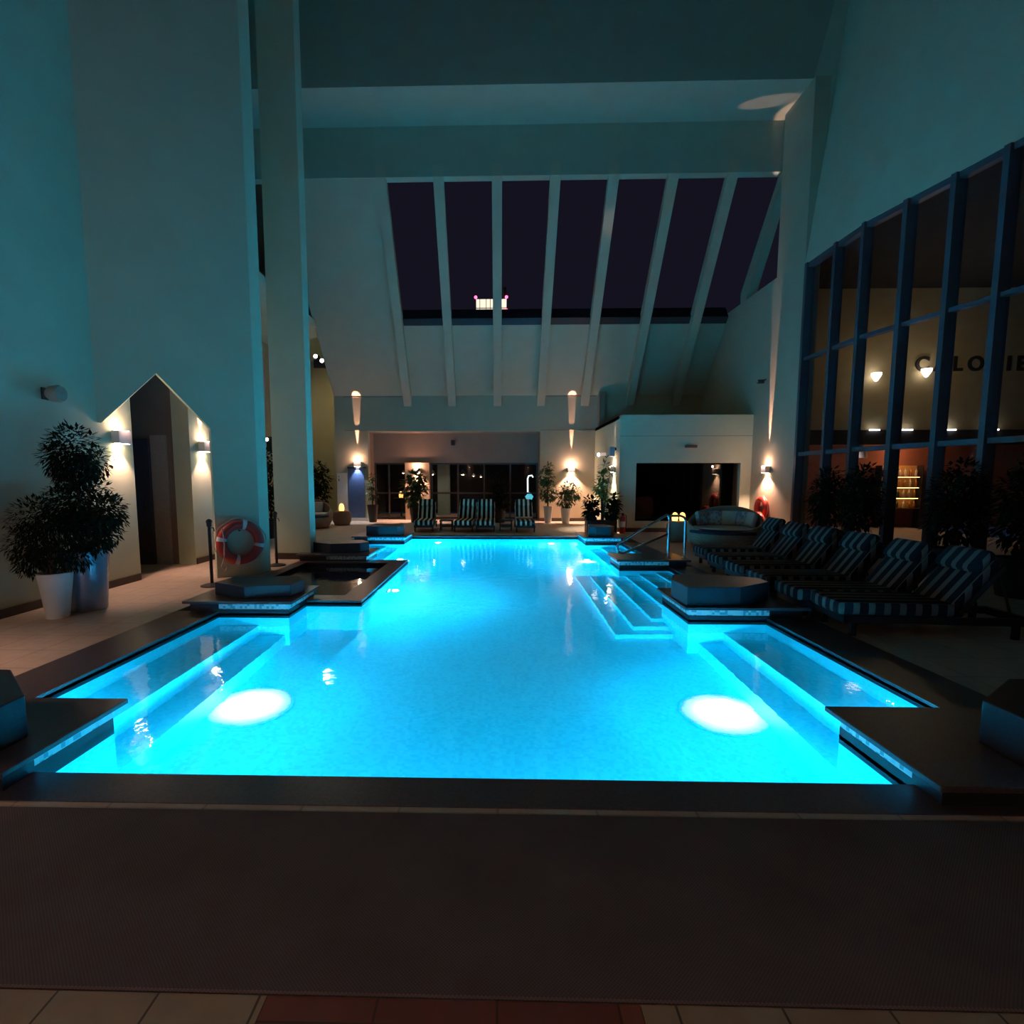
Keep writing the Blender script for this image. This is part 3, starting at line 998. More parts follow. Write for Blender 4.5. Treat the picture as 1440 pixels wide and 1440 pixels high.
t = thing('drinks_table', 'small black drinks table between the backs of the second and third side loungers', 'table', (5.0, 6.42, 0))
b = MB(); b.lathe([(0, 0.55), (0.16, 0.55), (0.16, 0.57), (0, 0.57)], n=24); b.build('tabletop', m_black, t, True)
b = MB(); b.lathe([(0, 0), (0.12, 0), (0.12, 0.015), (0.02, 0.03), (0.02, 0.55), (0, 0.55)], n=20); b.build('pedestal', m_black, t, True)
b = MB(); b.lathe([(0, 0), (0.035, 0), (0.042, 0.13), (0.039, 0.13), (0.033, 0.01), (0, 0.01)], n=20)
tag(b.build('tumbler', M('pale_cup', (0.75, 0.85, 0.88), 0.15, metal=0.2), None, True, (4.98, 6.40, 0.57)), 'small pale tumbler on the black drinks table behind the second side lounger', 'cup')

# =================================================================== LIFEBUOYS
def lifebuoy(loc, rotz, label, R, r, m, bands=True, tiltx=0.0):
    t = thing('lifebuoy', label, 'lifebuoy', loc, rotz)
    t.rotation_euler.x = tiltx
    b = MB(); b.torus((0, 0, 0), R, r, 48, 16); b.build('ring', m, t, True)
    if bands:
        for k in range(4):
            a = math.radians(78 + 90 * k)
            b = MB(); b.torus((0, 0, 0), R, r, 5, 16, a - 0.10, a + 0.10, 0.004); b.build('reflective_band', m_reflect, t, True)
    b = MB()
    pts = []
    for k in range(64):
        a = 2 * PI * k / 64
        sag = 0.018 * math.sin(4 * (a - math.radians(78))) ** 2
        pts.append(((R + r + 0.012 + sag) * math.cos(a), 0, (R + r + 0.012 + sag) * math.sin(a)))
    b.tube(pts, 0.007, 6, True); b.build('grab_rope', m_rope, t, True)
    if bands:
        b = MB(); b.tube([(-0.27, -0.10, 0.24), (-0.25, -0.12, 0.0), (-0.26, -0.11, -0.22), (-0.30, -0.08, -0.34), (-0.25, -0.06, -0.42), (-0.22, -0.06, -0.36), (-0.26, -0.08, -0.3)], 0.008, 6)
        b.build('hanging_line', m_rope, t, True)
        b = MB(); b.tube([(0, 0.02, R - r - 0.02), (0, 0.13, R - r - 0.02)], 0.012, 8); b.build('wall_hook', m_black, t)
    return t
ang = math.atan2(u.y, u.x)
p = A + u * 1.70 + Vector((u.y, -u.x)) * 0.105
lifebuoy((p.x, p.y, 0.545), ang, 'orange lifebuoy with white bands hung low on the left pier', 0.272, 0.075, m_red)
lifebuoy((PX - 0.085, 14.62, 0.74), PI / 2, 'red lifebuoy leaning on the wall under the right wall lamp', 0.25, 0.075, m_red, False)
lifebuoy((PX - 0.26, 14.40, 0.33), PI / 2, 'second red lifebuoy standing lower in front of the wall one', 0.25, 0.075, m_red, False)

# =================================================================== POSTS, HANDRAIL
def stanchion(loc, label, h=0.95):
    t = thing('rope_post', label, 'post', loc, 0, 'black rope posts on the left deck')
    b = MB(); b.lathe([(0, 0), (0.15, 0), (0.15, 0.015), (0.10, 0.03), (0.03, 0.045), (0, 0.045)], n=28); b.build('base', m_black, t, True)
    b = MB(); b.lathe([(0.022, 0.04), (0.022, h - 0.10), (0.034, h - 0.10), (0.034, h - 0.06), (0.0, h - 0.06)], n=16); b.build('pole', m_black, t, True)
    b = MB(); b.lathe([(0.001, h - 0.075)] + [(0.042 * math.sin(PI * k / 8), h - 0.035 - 0.042 * math.cos(PI * k / 8)) for k in range(1, 8)] + [(0.001, h + 0.007)], n=16); b.build('finial', m_black, t, True)
    b = MB(); b.tube([(0.03, 0, h - 0.12), (0.06, 0, h - 0.12), (0.07, 0, h - 0.17)], 0.008, 6); b.build('hook', m_black, t)
    return t
stanchion((-4.07, 7.38, 0), 'black ball-top post standing beside the orange lifebuoy')
stanchion((-3.90, 9.20, 0), 'black ball-top post between the left pier and the tall column')
def rail(loc, label):
    t = thing('handrail', label, 'handrail', loc)
    def arc(cx, cz, r, a0, a1, n=8):
        return [(cx + r * math.cos(math.radians(a0 + (a1 - a0) * k / n)), 0, cz + r * math.sin(math.radians(a0 + (a1 - a0) * k / n))) for k in range(n + 1)]
    pts = [(0, 0, 0.0), (0, 0, 0.68)] + arc(-0.10, 0.68, 0.10, 0, 55) + arc(-0.80, 0.18, 0.10, 125, 290, 10) + [(-0.30, 0, 0.30), (-0.02, 0, 0.42)]
    b = MB(); b.tube(pts, 0.021, 12); b.build('tube', m_chrome, t, True)
    b = MB(); b.lathe([(0.021, 0.0), (0.05, 0.0), (0.05, 0.012), (0.021, 0.02)], n=20); b.build('flange', m_chrome, t, True)
    return t
r1 = rail((3.00, 9.42, 0.13), 'curved chrome pool handrail beside the stair, left post')
b = MB(); b.tube([(0, 0, 0), (0, 0, 0.66), (-0.03, 0, 0.72), (-0.09, 0, 0.745), (-0.26, 0, 0.745)], 0.021, 12)
b.build('post', m_chrome, r1, True, (0.285, 0.0, 0.0))
b = MB(); b.lathe([(0.021, 0.0), (0.05, 0.0), (0.05, 0.012), (0.021, 0.02)], n=20); b.build('flange', m_chrome, r1, True, (0.285, 0, 0))
r1['label'] = 'chrome pool handrail with two posts and a curled end beside the stair'

# =================================================================== PLANTS
def leaf_cloud(b, clusters, n, size, rnd, droop=0.3, narrow=0.45):
    bm = b.bm
    tot = sum(c[3] ** 2 for c in clusters)
    for (cx, cy_, cz, cr) in clusters:
        k = int(n * cr ** 2 / tot)
        for _ in range(k):
            v = Vector((rnd.gauss(0, 1), rnd.gauss(0, 1), rnd.gauss(0, 1))).normalized() * cr * (0.35 + 0.65 * rnd.random() ** 0.5)
            p = Vector((cx, cy_, cz)) + v
            d = (v.normalized() + Vector((rnd.uniform(-.6, .6), rnd.uniform(-.6, .6), rnd.uniform(-.6, .4) - droop))).normalized()
            s = d.cross(Vector((0, 0, 1)))
            s = s.normalized() if s.length > 1e-3 else Vector((1, 0, 0))
            nn = s.cross(d).normalized()
            L_ = size * rnd.uniform(0.7, 1.3); w_ = L_ * narrow
            q = [p, p + d * L_ * 0.45 + s * w_ * 0.5 - nn * w_ * 0.12, p + d * L_ - nn * L_ * 0.12, p + d * L_ * 0.45 - s * w_ * 0.5 - nn * w_ * 0.12, p + d * L_ * 0.5]
            vs = [bm.verts.new(x) for x in q]
            bm.faces.new((vs[0], vs[1], vs[4])); bm.faces.new((vs[1], vs[2], vs[4])); bm.faces.new((vs[2], vs[3], vs[4])); bm.faces.new((vs[3], vs[0], vs[4]))
def plant(name, label, loc, pot, clusters, leaves, size, mat, stems=None, group=None, seed=1, narrow=0.45, pot_mat=None, droop=0.3):
    """pot = (r_bottom, r_top, height)"""
    rnd = random.Random(seed)
    t = thing(name, label, 'potted plant', loc, 0, group)
    if pot:
        rb, rt, h = pot
        b = MB(); b.lathe([(0, 0), (rb, 0), (rt, h), (rt + 0.012, h), (rt + 0.012, h - 0.0), (rt - 0.02, h), (rt - 0.03, h - 0.06), (0, h - 0.06)], n=32)
        b.build('pot', pot_mat or m_white, t, True)
        b = MB(); b.lathe([(0, h - 0.05), (rt - 0.03, h - 0.05)], n=24); b.build('soil', m_soil, t)
    b = MB()
    h = pot[2] if pot else 0.0
    for (cx, cy_, cz, cr) in (stems or clusters):
        x0, y0 = cx * 0.15, cy_ * 0.15
        b.tube([(x0, y0, h - 0.06 if pot else 0), (x0 * 0.5 + cx * 0.4, y0 * .5 + cy_ * 0.5, h + (cz - h) * 0.5), (cx, cy_, cz + cr * 0.3)], [0.022, 0.016, 0.006], 6)
    b.build('stem', m_stem, t, True)
    b = MB(); leaf_cloud(b, clusters, leaves, size, rnd, droop, narrow)
    b.build('foliage', mat, t)
    return t
# left wall group
plant('potted_bush', 'dense dark bush in a white tapered pot against the left wall', (-4.83, 5.62, 0), (0.105, 0.165, 0.50),
      [(0, 0, 0.85, 0.30), (-0.22, 0.0, 0.80, 0.24), (-0.12, 0.0, 1.05, 0.28), (0.15, 0.1, 0.68, 0.18), (-0.24, 0, 0.62, .17)], 4200, 0.062, m_leafd, seed=3, narrow=0.3)
plant('potted_ficus', 'tall ficus in a shiny grey pot left of the gabled doorway', (-4.80, 6.02, 0), (0.19, 0.235, 0.69),
      [(-0.05, 0, 1.86, 0.26), (-0.20, 0, 1.74, 0.20), (0.16, 0.0, 1.70, 0.19), (-0.05, 0, 1.58, 0.22), (0.0, 0, 1.25, 0.34), (0.22, 0, 1.12, 0.26), (-0.2, 0, 1.15, 0.28),
       (0.34, -0.02, 1.13, 0.17), (0.10, -0.05, 0.88, 0.26), (0.25, 0, 0.9, 0.16)], 5200, 0.072, m_leafd, stems=[(-0.05, 0, 1.8, 0.2), (0.15, 0, 1.6, .2), (-.2, 0, 1.5, .2), (0.3, 0, 1.15, .1)], seed=4, pot_mat=m_silver)
# beyond the column
plant('potted_shrub', 'dark shrub seen in the gap between the left pier and the column', (-6.0, 13.6, 0), (0.2, 0.26, 0.5),
      [(0, 0, 1.0, 0.45), (0.1, 0, 1.5, 0.45), (0, 0, 1.9, 0.35)], 1100, 0.15, m_leafd, seed=5, pot_mat=m_black)
plant('potted_shrub', 'dark shrub in the far left recess behind the wicker daybed', (-7.05, 20.6, 0), (0.2, 0.26, 0.5),
      [(0, 0, 1.0, 0.5), (0.1, 0, 1.5, 0.5), (-0.3, 0, 1.3, 0.5), (0.15, 0, 1.9, 0.3)], 1100, 0.18, m_leafd, seed=6, pot_mat=m_black)
plant('potted_tree', 'thin stemmed plant in a black tapered pot beside the blue panel', (-4.50, 19.0, 0), (0.13, 0.20, 0.62),
      [(0, 0, 1.0, 0.20), (-0.05, 0, 1.3, 0.14), (0.03, 0, 1.6, 0.12)], 220, 0.12, m_leaf, seed=7, pot_mat=m_black)
plant('potted_ficus', 'broad-leaved plant in a dark pot in front of the lit lounge pillar', (-2.95, 18.9, 0), (0.16, 0.22, 0.55),
      [(0.05, 0, 1.55, 0.30), (-0.15, 0, 1.25, 0.28), (0.15, 0, 1.2, 0.26), (0.0, 0, 0.9, 0.3)], 420, 0.24, m_leaf, seed=8, pot_mat=m_black, narrow=0.6)
plant('potted_shrub', 'dark shrub in front of the lounge glass behind the far loungers', (0.02, 18.9, 0), (0.2, 0.25, 0.5),
      [(0, 0, 1.4, 0.36), (0, 0, 1.0, 0.40), (0.1, 0, 0.7, 0.3)], 800, 0.15, m_leafd, seed=9, pot_mat=m_black)
plant('potted_shrub', 'upright dark plant in the left of two white pots by the back wall', (1.74, 18.75, 0), (0.11, 0.16, 0.58),
      [(0, 0, 1.1, 0.34), (-0.08, 0, 1.6, 0.28), (-0.02, 0, 1.9, 0.16)], 900, 0.12, m_leaf, seed=10)
plant('potted_shrub', 'bushy yellow-green plant in the right of two white pots by the back wall', (2.34, 18.6, 0), (0.12, 0.18, 0.52),
      [(0, 0, 0.85, 0.33), (0.28, 0, 1.05, 0.24), (0.1, 0, 1.2, 0.24), (-0.06, 0, 1.1, .2)], 900, 0.12, m_leaf, seed=11)
# planter by the pavilion
t = thing('planter_box', 'long dark planter box at the pavilion corner', 'planter', (2.92, 15.25, 0))
b = MB(); b.box(-0.42, 0.42, -0.22, 0.22, 0, 0.36, 0.01); b.build('box', m_black, t)
b = MB(); b.box(-0.40, 0.40, -0.20, 0.20, 0.36, 0.365); b.build('soil', m_soil, t)
plant('flowering_plant', 'tall sparse yellow-green plant growing in the pavilion planter', (2.95, 15.25, 0.365), None,
      [(0.02, 0, 1.5, 0.12), (0.0, 0, 1.2, 0.17), (-0.05, 0, 0.92, 0.2), (0.06, 0, 0.7, 0.14), (0.2, 0, 1.35, 0.06)], 260, 0.15, m_leafy, seed=12, narrow=0.55)
plant('leafy_shrub', 'low dark shrub filling the left of the pavilion planter', (2.72, 15.23, 0.365), None,
      [(-0.1, 0, 0.25, 0.20), (0.02, 0, 0.32, 0.16), (-0.12, 0, 0.5, 0.16)], 420, 0.14, m_leafd, seed=13, narrow=0.55)
plant('leafy_shrub', 'low dark shrub at the right end of the pavilion planter', (3.16, 15.2, 0.365), None,
      [(0.05, 0, 0.22, 0.18), (0.12, 0, 0.42, 0.16), (0.14, 0, 0.62, 0.10)], 380, 0.15, m_leafd, seed=14, narrow=0.6)
t = thing('fire_extinguisher', 'red fire extinguisher standing at the pavilion corner by the planter', 'fire extinguisher', (3.50, 15.1, 0))
b = MB(); b.lathe([(0, 0), (0.075, 0), (0.08, 0.02), (0.08, 0.42), (0.06, 0.48), (0.025, 0.51), (0, 0.51)], n=24); b.build('cylinder', m_red, t, True)
b = MB(); b.lathe([(0.0815, 0.18), (0.0815, 0.34)], n=16, a0=PI * 1.2, a1=PI * 1.8); b.build('paper_label', m_reflect, t, True)
b = MB(); b.box(-0.03, 0.03, -0.02, 0.02, 0.51, 0.56); b.box(-0.09, 0.03, -0.012, 0.012, 0.56, 0.575); b.build('valve_handle', m_black, t)
b = MB(); b.tube([(0.03, 0, 0.53), (0.10, 0, 0.50), (0.11, 0, 0.35), (0.10, 0, 0.15)], 0.01, 6); b.build('hose', m_black, t, True)
# bushes before the window wall
for i, (x, y, z, lab) in enumerate([(6.62, 10.9, 1.70, 'dark bush before the window wall, nearest the red lifebuoys'), (6.64, 9.95, 1.75, 'dark bush before the window wall, just left of the lit bar shelves'),
                                    (6.70, 7.95, 1.75, 'dark bush before the window wall, just right of the lit bar shelves'), (6.75, 6.95, 1.75, 'dark bush before the window wall, second from the frame edge'),
                                    (6.9, 5.95, 1.75, 'dark bush before the window wall at the right frame edge')]):
    plant('potted_shrub', lab, (x, y, 0), (0.25, 0.32, 0.5),
          [(0, 0, 0.92, 0.36), (0.05, 0.08, z - 0.45, 0.34), (-0.1, -0.08, z - 0.55, 0.34), (0, -0.05, z - 0.2, 0.24)], 1500, 0.11, m_leafd, seed=20 + i, pot_mat=m_black, group='dark bushes along the window wall')

# =================================================================== DAYBEDS, POUFS, LANTERNS
def daybed(loc, rotz, label, R, printed=True):
    t = thing('round_daybed', label, 'daybed', loc, rotz)
    b = MB()
    n = 48
    # wicker bowl whose rim rises towards the back (+Y)
    prof = [(0.86, 0.02), (0.96, 0.15), (1.0, 0.30)]
    rings = []
    def rim(a):
        s = 0.5 + 0.5 * math.sin(a)
        return 0.40 + 0.50 * s ** 1.3
    for i in range(n):
        a = 2 * PI * i / n
        ring = []
        top = rim(a)
        for r, z in [(0.0, 0.02), (0.84, 0.02), (0.95, 0.16), (1.0, 0.32), (0.99, max(0.36, top * 0.85)), (0.95, top), (0.90, top), (0.88, max(0.30, top - 0.12)), (0.87, 0.30), (0.0, 0.30)]:
            ring.append(b.bm.verts.new((R * r * math.cos(a), R * r * math.sin(a), z)))
        rings.append(ring)
    for i in range(n):
        P_, Q_ = rings[i], rings[(i + 1) % n]
        for j in range(9):
            b.bm.faces.new((P_[j], Q_[j], Q_[j + 1], P_[j + 1]))
    b.build('wicker_shell', m_wicker, t, True)
    b = MB(); b.lathe([(0, 0.30), (R * 0.84, 0.30), (R * 0.86, 0.34), (R * 0.86, 0.42), (R * 0.82, 0.46), (0, 0.47)], n=40)
    b.build('seat_cushion', m_cush, t, True)
    b = MB(); b.lathe([(R * 0.865, 0.31), (R * 1.012, 0.345), (R * 1.012, 0.395), (R * 0.865, 0.44)], n=20, a0=math.radians(215), a1=math.radians(325))
    b.build('cushion_edge', m_navy, t, True)
    for k, (a, mm) in enumerate(((150, m_print), (118, m_print), (86, m_cush), (54, m_print), (25, m_cush)) if printed else ((110, m_cush), (60, m_cush))):
        a = math.radians(a)
        bb = MB(); bb.box(-0.22, 0.22, -0.06, 0.06, -0.17, 0.17, 0.05)
        rot = Matrix.Translation((R * 0.70 * math.cos(a), R * 0.70 * math.sin(a), 0.62)) @ Matrix.Rotation(a - PI / 2, 4, 'Z') @ Matrix.Rotation(math.radians(-14), 4, 'X')
        bmesh.ops.transform(bb.bm, matrix=rot, verts=bb.bm.verts)
        pil = bb.build('pillow', mm, None, True)
        tag(pil, 'tbd', 'pillow')
        pil.matrix_world = Matrix.Translation(loc) @ Matrix.Rotation(rotz, 4, 'Z')
        pl.append((pil, k, printed))
    return t
pl = []
daybed((5.05, 12.0, 0), math.radians(-28), 'round wicker daybed with cushions beside the pavilion window', 0.80)
daybed((-6.0, 16.7, 0), math.radians(20), 'round wicker daybed partly hidden behind the tall column', 0.72, False)
names = {True: ['printed pillow at the left end of the round pavilion daybed', 'second printed pillow from the left on the pavilion daybed', 'plain cream pillow in the middle of the pavilion daybed back',
                'printed pillow right of the middle on the pavilion daybed', 'plain cream pillow at the right end of the pavilion daybed'],
         False: ['plain pillow at the left on the far left wicker daybed', 'plain pillow at the right on the far left wicker daybed']}
for o, k, pr in pl:
    o['label'] = names[pr][k]
    o['group'] = 'pillows on the round daybeds'
def pouf(loc, r, h, label):
    b = MB(); b.lathe([(0, 0), (r * 0.78, 0), (r * 0.95, h * 0.25), (r, h * 0.55), (r * 0.93, h * 0.85), (r * 0.78, h), (0, h)], n=32)
    o = b.build('wicker_pouf', m_wicker, None, True, loc)
    return tag(o, label, 'pouf', 'round wicker poufs')
pouf((-5.25, 17.75, 0), 0.31, 0.46, 'round wicker pouf with one glowing lantern by the blue panel')
pouf((4.38, 13.1, 0), 0.27, 0.50, 'round wicker pouf with two glowing lanterns behind the handrail')
def lantern(loc, label, s=1.0, e=4):
    t = thing('table_lantern', label, 'lantern', loc, 0, 'small glowing table lanterns')
    b = MB(); b.lathe([(0, 0.012), (0.062 * s, 0.012), (0.072 * s, 0.07 * s), (0.066 * s, 0.15 * s), (0.045 * s, 0.20 * s), (0.0, 0.222 * s)], n=20)
    b.build('globe', m_candle, t, True)
    b = MB(); b.lathe([(0, 0), (0.068 * s, 0), (0.068 * s, 0.014), (0, 0.014)], n=20); b.build('base', m_stem, t, True)
    return t
lantern((-5.24, 17.70, 0.46), 'glowing lantern on the wicker pouf by the blue panel', 1.2)
lantern((4.29, 13.05, 0.50), 'left of two glowing lanterns on the pouf behind the handrail')
lantern((4.47, 13.05, 0.50), 'right of two glowing lanterns on the pouf behind the handrail')

# =================================================================== LEFT: FLOODLIGHT, FAR LEFT DETAILS
t = thing('wall_floodlight', 'round unlit floodlight on a short arm high on the left wall', 'floodlight', (LX, 6.22, 2.5))
b = MB(); b.lathe([(0.0, 0.09), (0.085, 0.09), (0.10, 0.06), (0.09, -0.03), (0.05, -0.08), (0, -0.09)], axis='X', n=24, c=(0.22, 0, 0)); b.build('head', M('beige_metal', (0.35, 0.30, 0.24), 0.5), t, True)
b = MB(); b.tube([(0, 0.12, 0.02), (0.10, 0.05, 0.0), (0.16, 0.0, 0.0)], 0.018, 8); b.build('arm', m_black, t, True)
b = MB(); b.box(0, 0.02, 0.07, 0.17, -0.05, 0.09, 0.004); b.build('bracket', m_black, t)
# lamps high in the far left recess
t = thing('twin_spotlight', 'pair of white spotlights high on the far left wall', 'spotlight', (-6.2, 19.1, 5.75))
b = MB(); b.box(-0.35, 0.45, 0.10, 0.20, -0.30, -0.02, 0.01); b.build('bracket', m_black, t)
for x, z in ((-0.20, 0.05), (0.02, -0.10)):
    b = MB(); b.lathe([(0.0, -0.1), (0.07, -0.1), (0.09, 0.1), (0.0, 0.1)], axis='Y', n=20, c=(x, 0.0, z)); b.build('housing', m_black, t, True)
    b = MB(); b.lathe([(0.0, -0.105), (0.068, -0.105)], axis='Y', n=20, c=(x, 0, z)); b.build('lens', m_bulbw, t)
lamp('SPOT', 'beam', (-0.1, -0.2, -0.05), 120, (1, 0.85, 0.6), t, 0.05, (0.1, -0.6, -0.8), math.radians(110), 0.8)
lamp('SPOT', 'recess_beam', (-0.1, 0.35, -0.1), 90, (1, 0.85, 0.45), t, 0.05, (-0.1, 0.7, -0.7), math.radians(120), 0.8)
t = thing('twin_spotlight', 'pair of small white spotlights behind the left pier gap', 'spotlight', (-6.9, 16.0, 2.55))
b = MB(); b.box(-0.1, 0.4, 0.10, 0.18, -0.2, 0.25, 0.01); b.build('bracket', m_black, t)
for x, z in ((0.0, 0.15), (0.2, -0.12)):
    b = MB(); b.lathe([(0.0, -0.08), (0.05, -0.08), (0.07, 0.1), (0.0, 0.1)], axis='Y', n=20, c=(x, 0.0, z)); b.build('housing', m_black, t, True)
    b = MB(); b.lathe([(0.0, -0.085), (0.05, -0.085)], axis='Y', n=20, c=(x, 0, z)); b.build('lens', m_bulbw, t)
b = MB(); b.tube([(0.15, 0.14, -2.55), (0.15, 0.14, 0.0)], 0.02, 8); b.build('pole', m_black, t)
# blue panel under the lamp
t = thing('blue_panel', 'tall blue panel below the far left wall lamp', 'panel', (-5.13, BY - 0.03, 0))
b = MB(); b.box(-0.36, 0.24, -0.03, 0.03, 0.12, 1.92); b.build('board', m_blue, t)
b = MB(); b.box(-0.37, 0.25, -0.04, 0.03, 0.0, 0.12); b.build('plinth_strip', m_white, t)
b = MB(); b.box(-0.37, 0.30, -0.05, 0.03, 1.92, 1.98); b.build('head_rail', m_navy, t)
t = thing('white_panel', 'narrow white panel left of the blue panel', 'panel', (-5.70, BY - 0.036, 0))
b = MB(); b.box(-0.20, 0.18, -0.03, 0.03, 0.0, 1.75); b.build('board', m_white, t)
b = MB(); b.box(-0.14, -0.11, -0.034, -0.03, 1.45, 1.55); b.box(-0.14, -0.11, -0.034, -0.03, 1.6, 1.64); b.build('marking', m_black, t)
o = MB().box(-0.11, 0.12, -0.02, 0.02, 0.10, 1.50).build('pale_board', m_pale, None, False, (-4.72, BY - 0.06, 0.0)); tag(o, 'pale green standing board between the blue panel and the black pot', 'board')
b = MB(); b.box(-4.85, -4.55, BY - 0.16, BY - 0.01, 0, 0.10)
tag(b.build('board_stand', m_white), 'low white base carrying the pale green board', 'stand')

# =================================================================== LOUNGE FRONT
gy = BY + 1.0
win3 = bpy.data.objects.new('window_4', None); C.objects.link(win3); struct(win3)
b = MB(); b.face([(OX0, gy, 0), (OX1, gy, 0), (OX1, gy, 2.15), (OX0, gy, 2.15)]); struct(b.build('pane', m_win, win3))
for x in (OX0 + .03, -4.2, -3.55, -2.56, -1.55, -0.55, 0.45, OX1 - .03):
    b = MB(); b.box(x - 0.03, x + 0.03, gy - 0.04, gy + 0.02, 0, 2.15); struct(b.build('mullion', m_frame, win3))
for z in (0.05, 1.0, 2.12):
    b = MB(); b.box(OX0, OX1, gy - 0.035, gy + 0.015, z - 0.03, z + 0.03); struct(b.build('transom', m_frame, win3))
def pendant(loc, label, m, s=1.0, e=0, col=WARM):
    t = thing('pendant_lamp', label, 'pendant lamp', loc, 0, 'pendant lamps inside the lounge')
    b = MB(); b.lathe([(0.02 * s, 0.20 * s), (0.05 * s, 0.16 * s), (0.14 * s, 0.0), (0.13 * s, 0.0), (0.04 * s, 0.15 * s)], n=24); b.build('shade', m, t, True)
    b = MB(); b.lathe([(0, -0.02 * s), (0.06 * s, 0.0), (0.06 * s, 0.04 * s), (0, 0.08 * s)], n=16); b.build('bulb', m_bulb, t, True)
    b = MB(); b.tube([(0, 0, 0.19 * s), (0, 0, 2.9 - loc[2])], 0.008, 6); b.build('cord', m_black, t)
    if e:
        lamp('POINT', 'glow', (0, 0, -0.08), e, col, t, 0.04)
    return t
pendant((-2.72, 22.0, 1.72), 'white-shaded pendant just right of the lounge pillar', m_white, 1.0, 2)
pendant((-1.48, 22.2, 1.72), 'brass pendant in the middle of the lounge glass', M('brass', (0.6, 0.42, 0.2), 0.3, metal=1.0), 1.1, 3)
pendant((-3.0, 23.2, 1.9), 'small pendant deep in the lounge beside the pillar', m_white, 0.6)
pendant((-1.08, 23.2, 1.66), 'small pendant deep in the lounge, left of the dark shrub', m_white, 0.6)
pendant((-0.78, 23.6, 1.62), 'smallest pendant deep in the lounge, next to the dark shrub', m_white, 0.5)
pendant((-3.95, 22.2, 1.78), 'pendant behind the glass left of the lounge pillar', m_white, 0.6)
# greenish interior column and a small glowing table lamp
b = MB(); b.box(-2.62, -2.10, 23.0, 23.3, 0, 2.88); struct(b.build('wall_lounge_column', M('green_grey_paint', (0.25, 0.36, 0.33), 0.8)))
lantern((-3.95, 21.6, 0.78), 'small pink glowing lamp on the table left of the lounge pillar', 1.2)
t = thing('lounge_table', 'small dark table inside the lounge left of the pillar', 'table', (-3.95, 21.6, 0))
b = MB(); b.lathe([(0, 0.74), (0.3, 0.74), (0.3, 0.78), (0, 0.78)], n=28); b.build('tabletop', m_black, t, True)
b = MB(); b.lathe([(0, 0), (0.2, 0), (0.2, 0.02), (0.03, 0.04), (0.03, 0.74), (0, 0.74)], n=20); b.build('pedestal', m_black, t, True)
# glowing white tube arched over a glowing turquoise bowl
t = thing('arched_glow', 'glowing white arch over a turquoise bowl behind the right lounge glass', 'lamp', (1.22, 21.2, 0))
b = MB(); b.tube([(-0.06, 0, 1.02), (-0.07, 0, 1.55), (-0.03, 0, 1.66), (0.10, 0, 1.68), (0.14, 0, 1.60)], 0.028, 8); b.build('arm', emis('white_tube_glow', (0.85, 1, 1), 1.6), t, True)
b = MB(); b.lathe([(0, 0.72), (0.10, 0.72), (0.17, 0.86), (0.15, 0.86), (0.03, 1.02), (0, 1.02)], n=24); b.build('bowl', emis('turquoise_glow', (0.1, 0.7, 0.9), 0.8), t, True)
b = MB(); b.lathe([(0, 0), (0.15, 0), (0.15, 0.02), (0.03, 0.04), (0.03, 0.72), (0, 0.72)], n=20); b.build('stand', m_black, t, True)
t = thing('wall_speaker', 'tiny dark speaker on the lounge header', 'speaker', (-1.72, BY + 0.9, 2.9))
b = MB(); b.box(-0.07, 0.07, -0.12, -0.02, -0.1, 0.1, 0.01); b.build('cabinet', m_black, t)
b = MB(); b.box(-0.03, 0.03, -0.02, 0.0, -0.03, 0.03); b.build('bracket', m_black, t)

# =================================================================== RIGHT DETAILS
t = thing('wall_camera', 'small dark security camera high on the right pier', 'camera', (PX, 14.9, 4.15))
b = MB(); b.box(-0.22, -0.06, -0.05, 0.05, -0.06, 0.04, 0.01); b.build('housing', m_black, t)
b = MB(); b.lathe([(0, -0.03), (0.035, -0.03), (0.035, 0.0), (0, 0.0)], axis='X', n=16, c=(-0.22, 0, -0.01)); b.build('lens', m_chrome, t, True)
b = MB(); b.tube([(-0.1, 0, 0.0), (0.0, 0, 0.05)], 0.018, 8); b.build('arm', m_black, t)
t = thing('picture_light', 'small unlit lamp above the pavilion window', 'wall lamp', (5.45, by0, 2.45))
b = MB(); b.box(-0.16, 0.16, -0.14, -0.04, -0.04, 0.03, 0.01); b.build('head', M('brown_metal', (0.14, 0.09, 0.08), 0.5), t)
b = MB(); b.tube([(0, -0.08, 0), (0, 0, 0.02)], 0.015, 8); b.build('arm', m_black, t)
t = thing('wall_speaker', 'pale blue speaker box at the pavilion front corner', 'speaker', (bx0, 16.0, 2.35))
b = MB(); b.box(-0.20, -0.05, -0.09, 0.09, -0.16, 0.12, 0.015); b.build('cabinet', M('pale_blue_plastic', (0.30, 0.42, 0.5), 0.5), t)
b = MB(); b.box(-0.06, 0.0, -0.03, 0.03, 0.02, 0.10); b.build('bracket', m_black, t)
t = thing('wall_camera', 'v-shaped pale camera bracket on the pavilion side above the lamp', 'camera', (bx0, 16.9, 2.3))
b = MB(); b.box(-0.30, -0.12, -0.05, 0.05, -0.05, 0.05, 0.015); b.build('housing', m_white, t)
b = MB(); b.tube([(-0.2, 0, 0.0), (-0.1, 0, -0.10), (0.0, 0, 0.0)], 0.016, 8); b.build('arm', m_black, t)
t = thing('spotlight', 'bright white spotlight at the inner pavilion corner', 'spotlight', (3.42, 18.6, 2.36))
b = MB(); b.lathe([(0, -0.09), (0.06, -0.09), (0.075, 0.08), (0, 0.08)], axis='Y', n=20); b.build('housing', m_black, t, True)
b = MB(); b.lathe([(0, -0.095), (0.06, -0.095)], axis='Y', n=20); b.build('lens', m_bulbw, t)
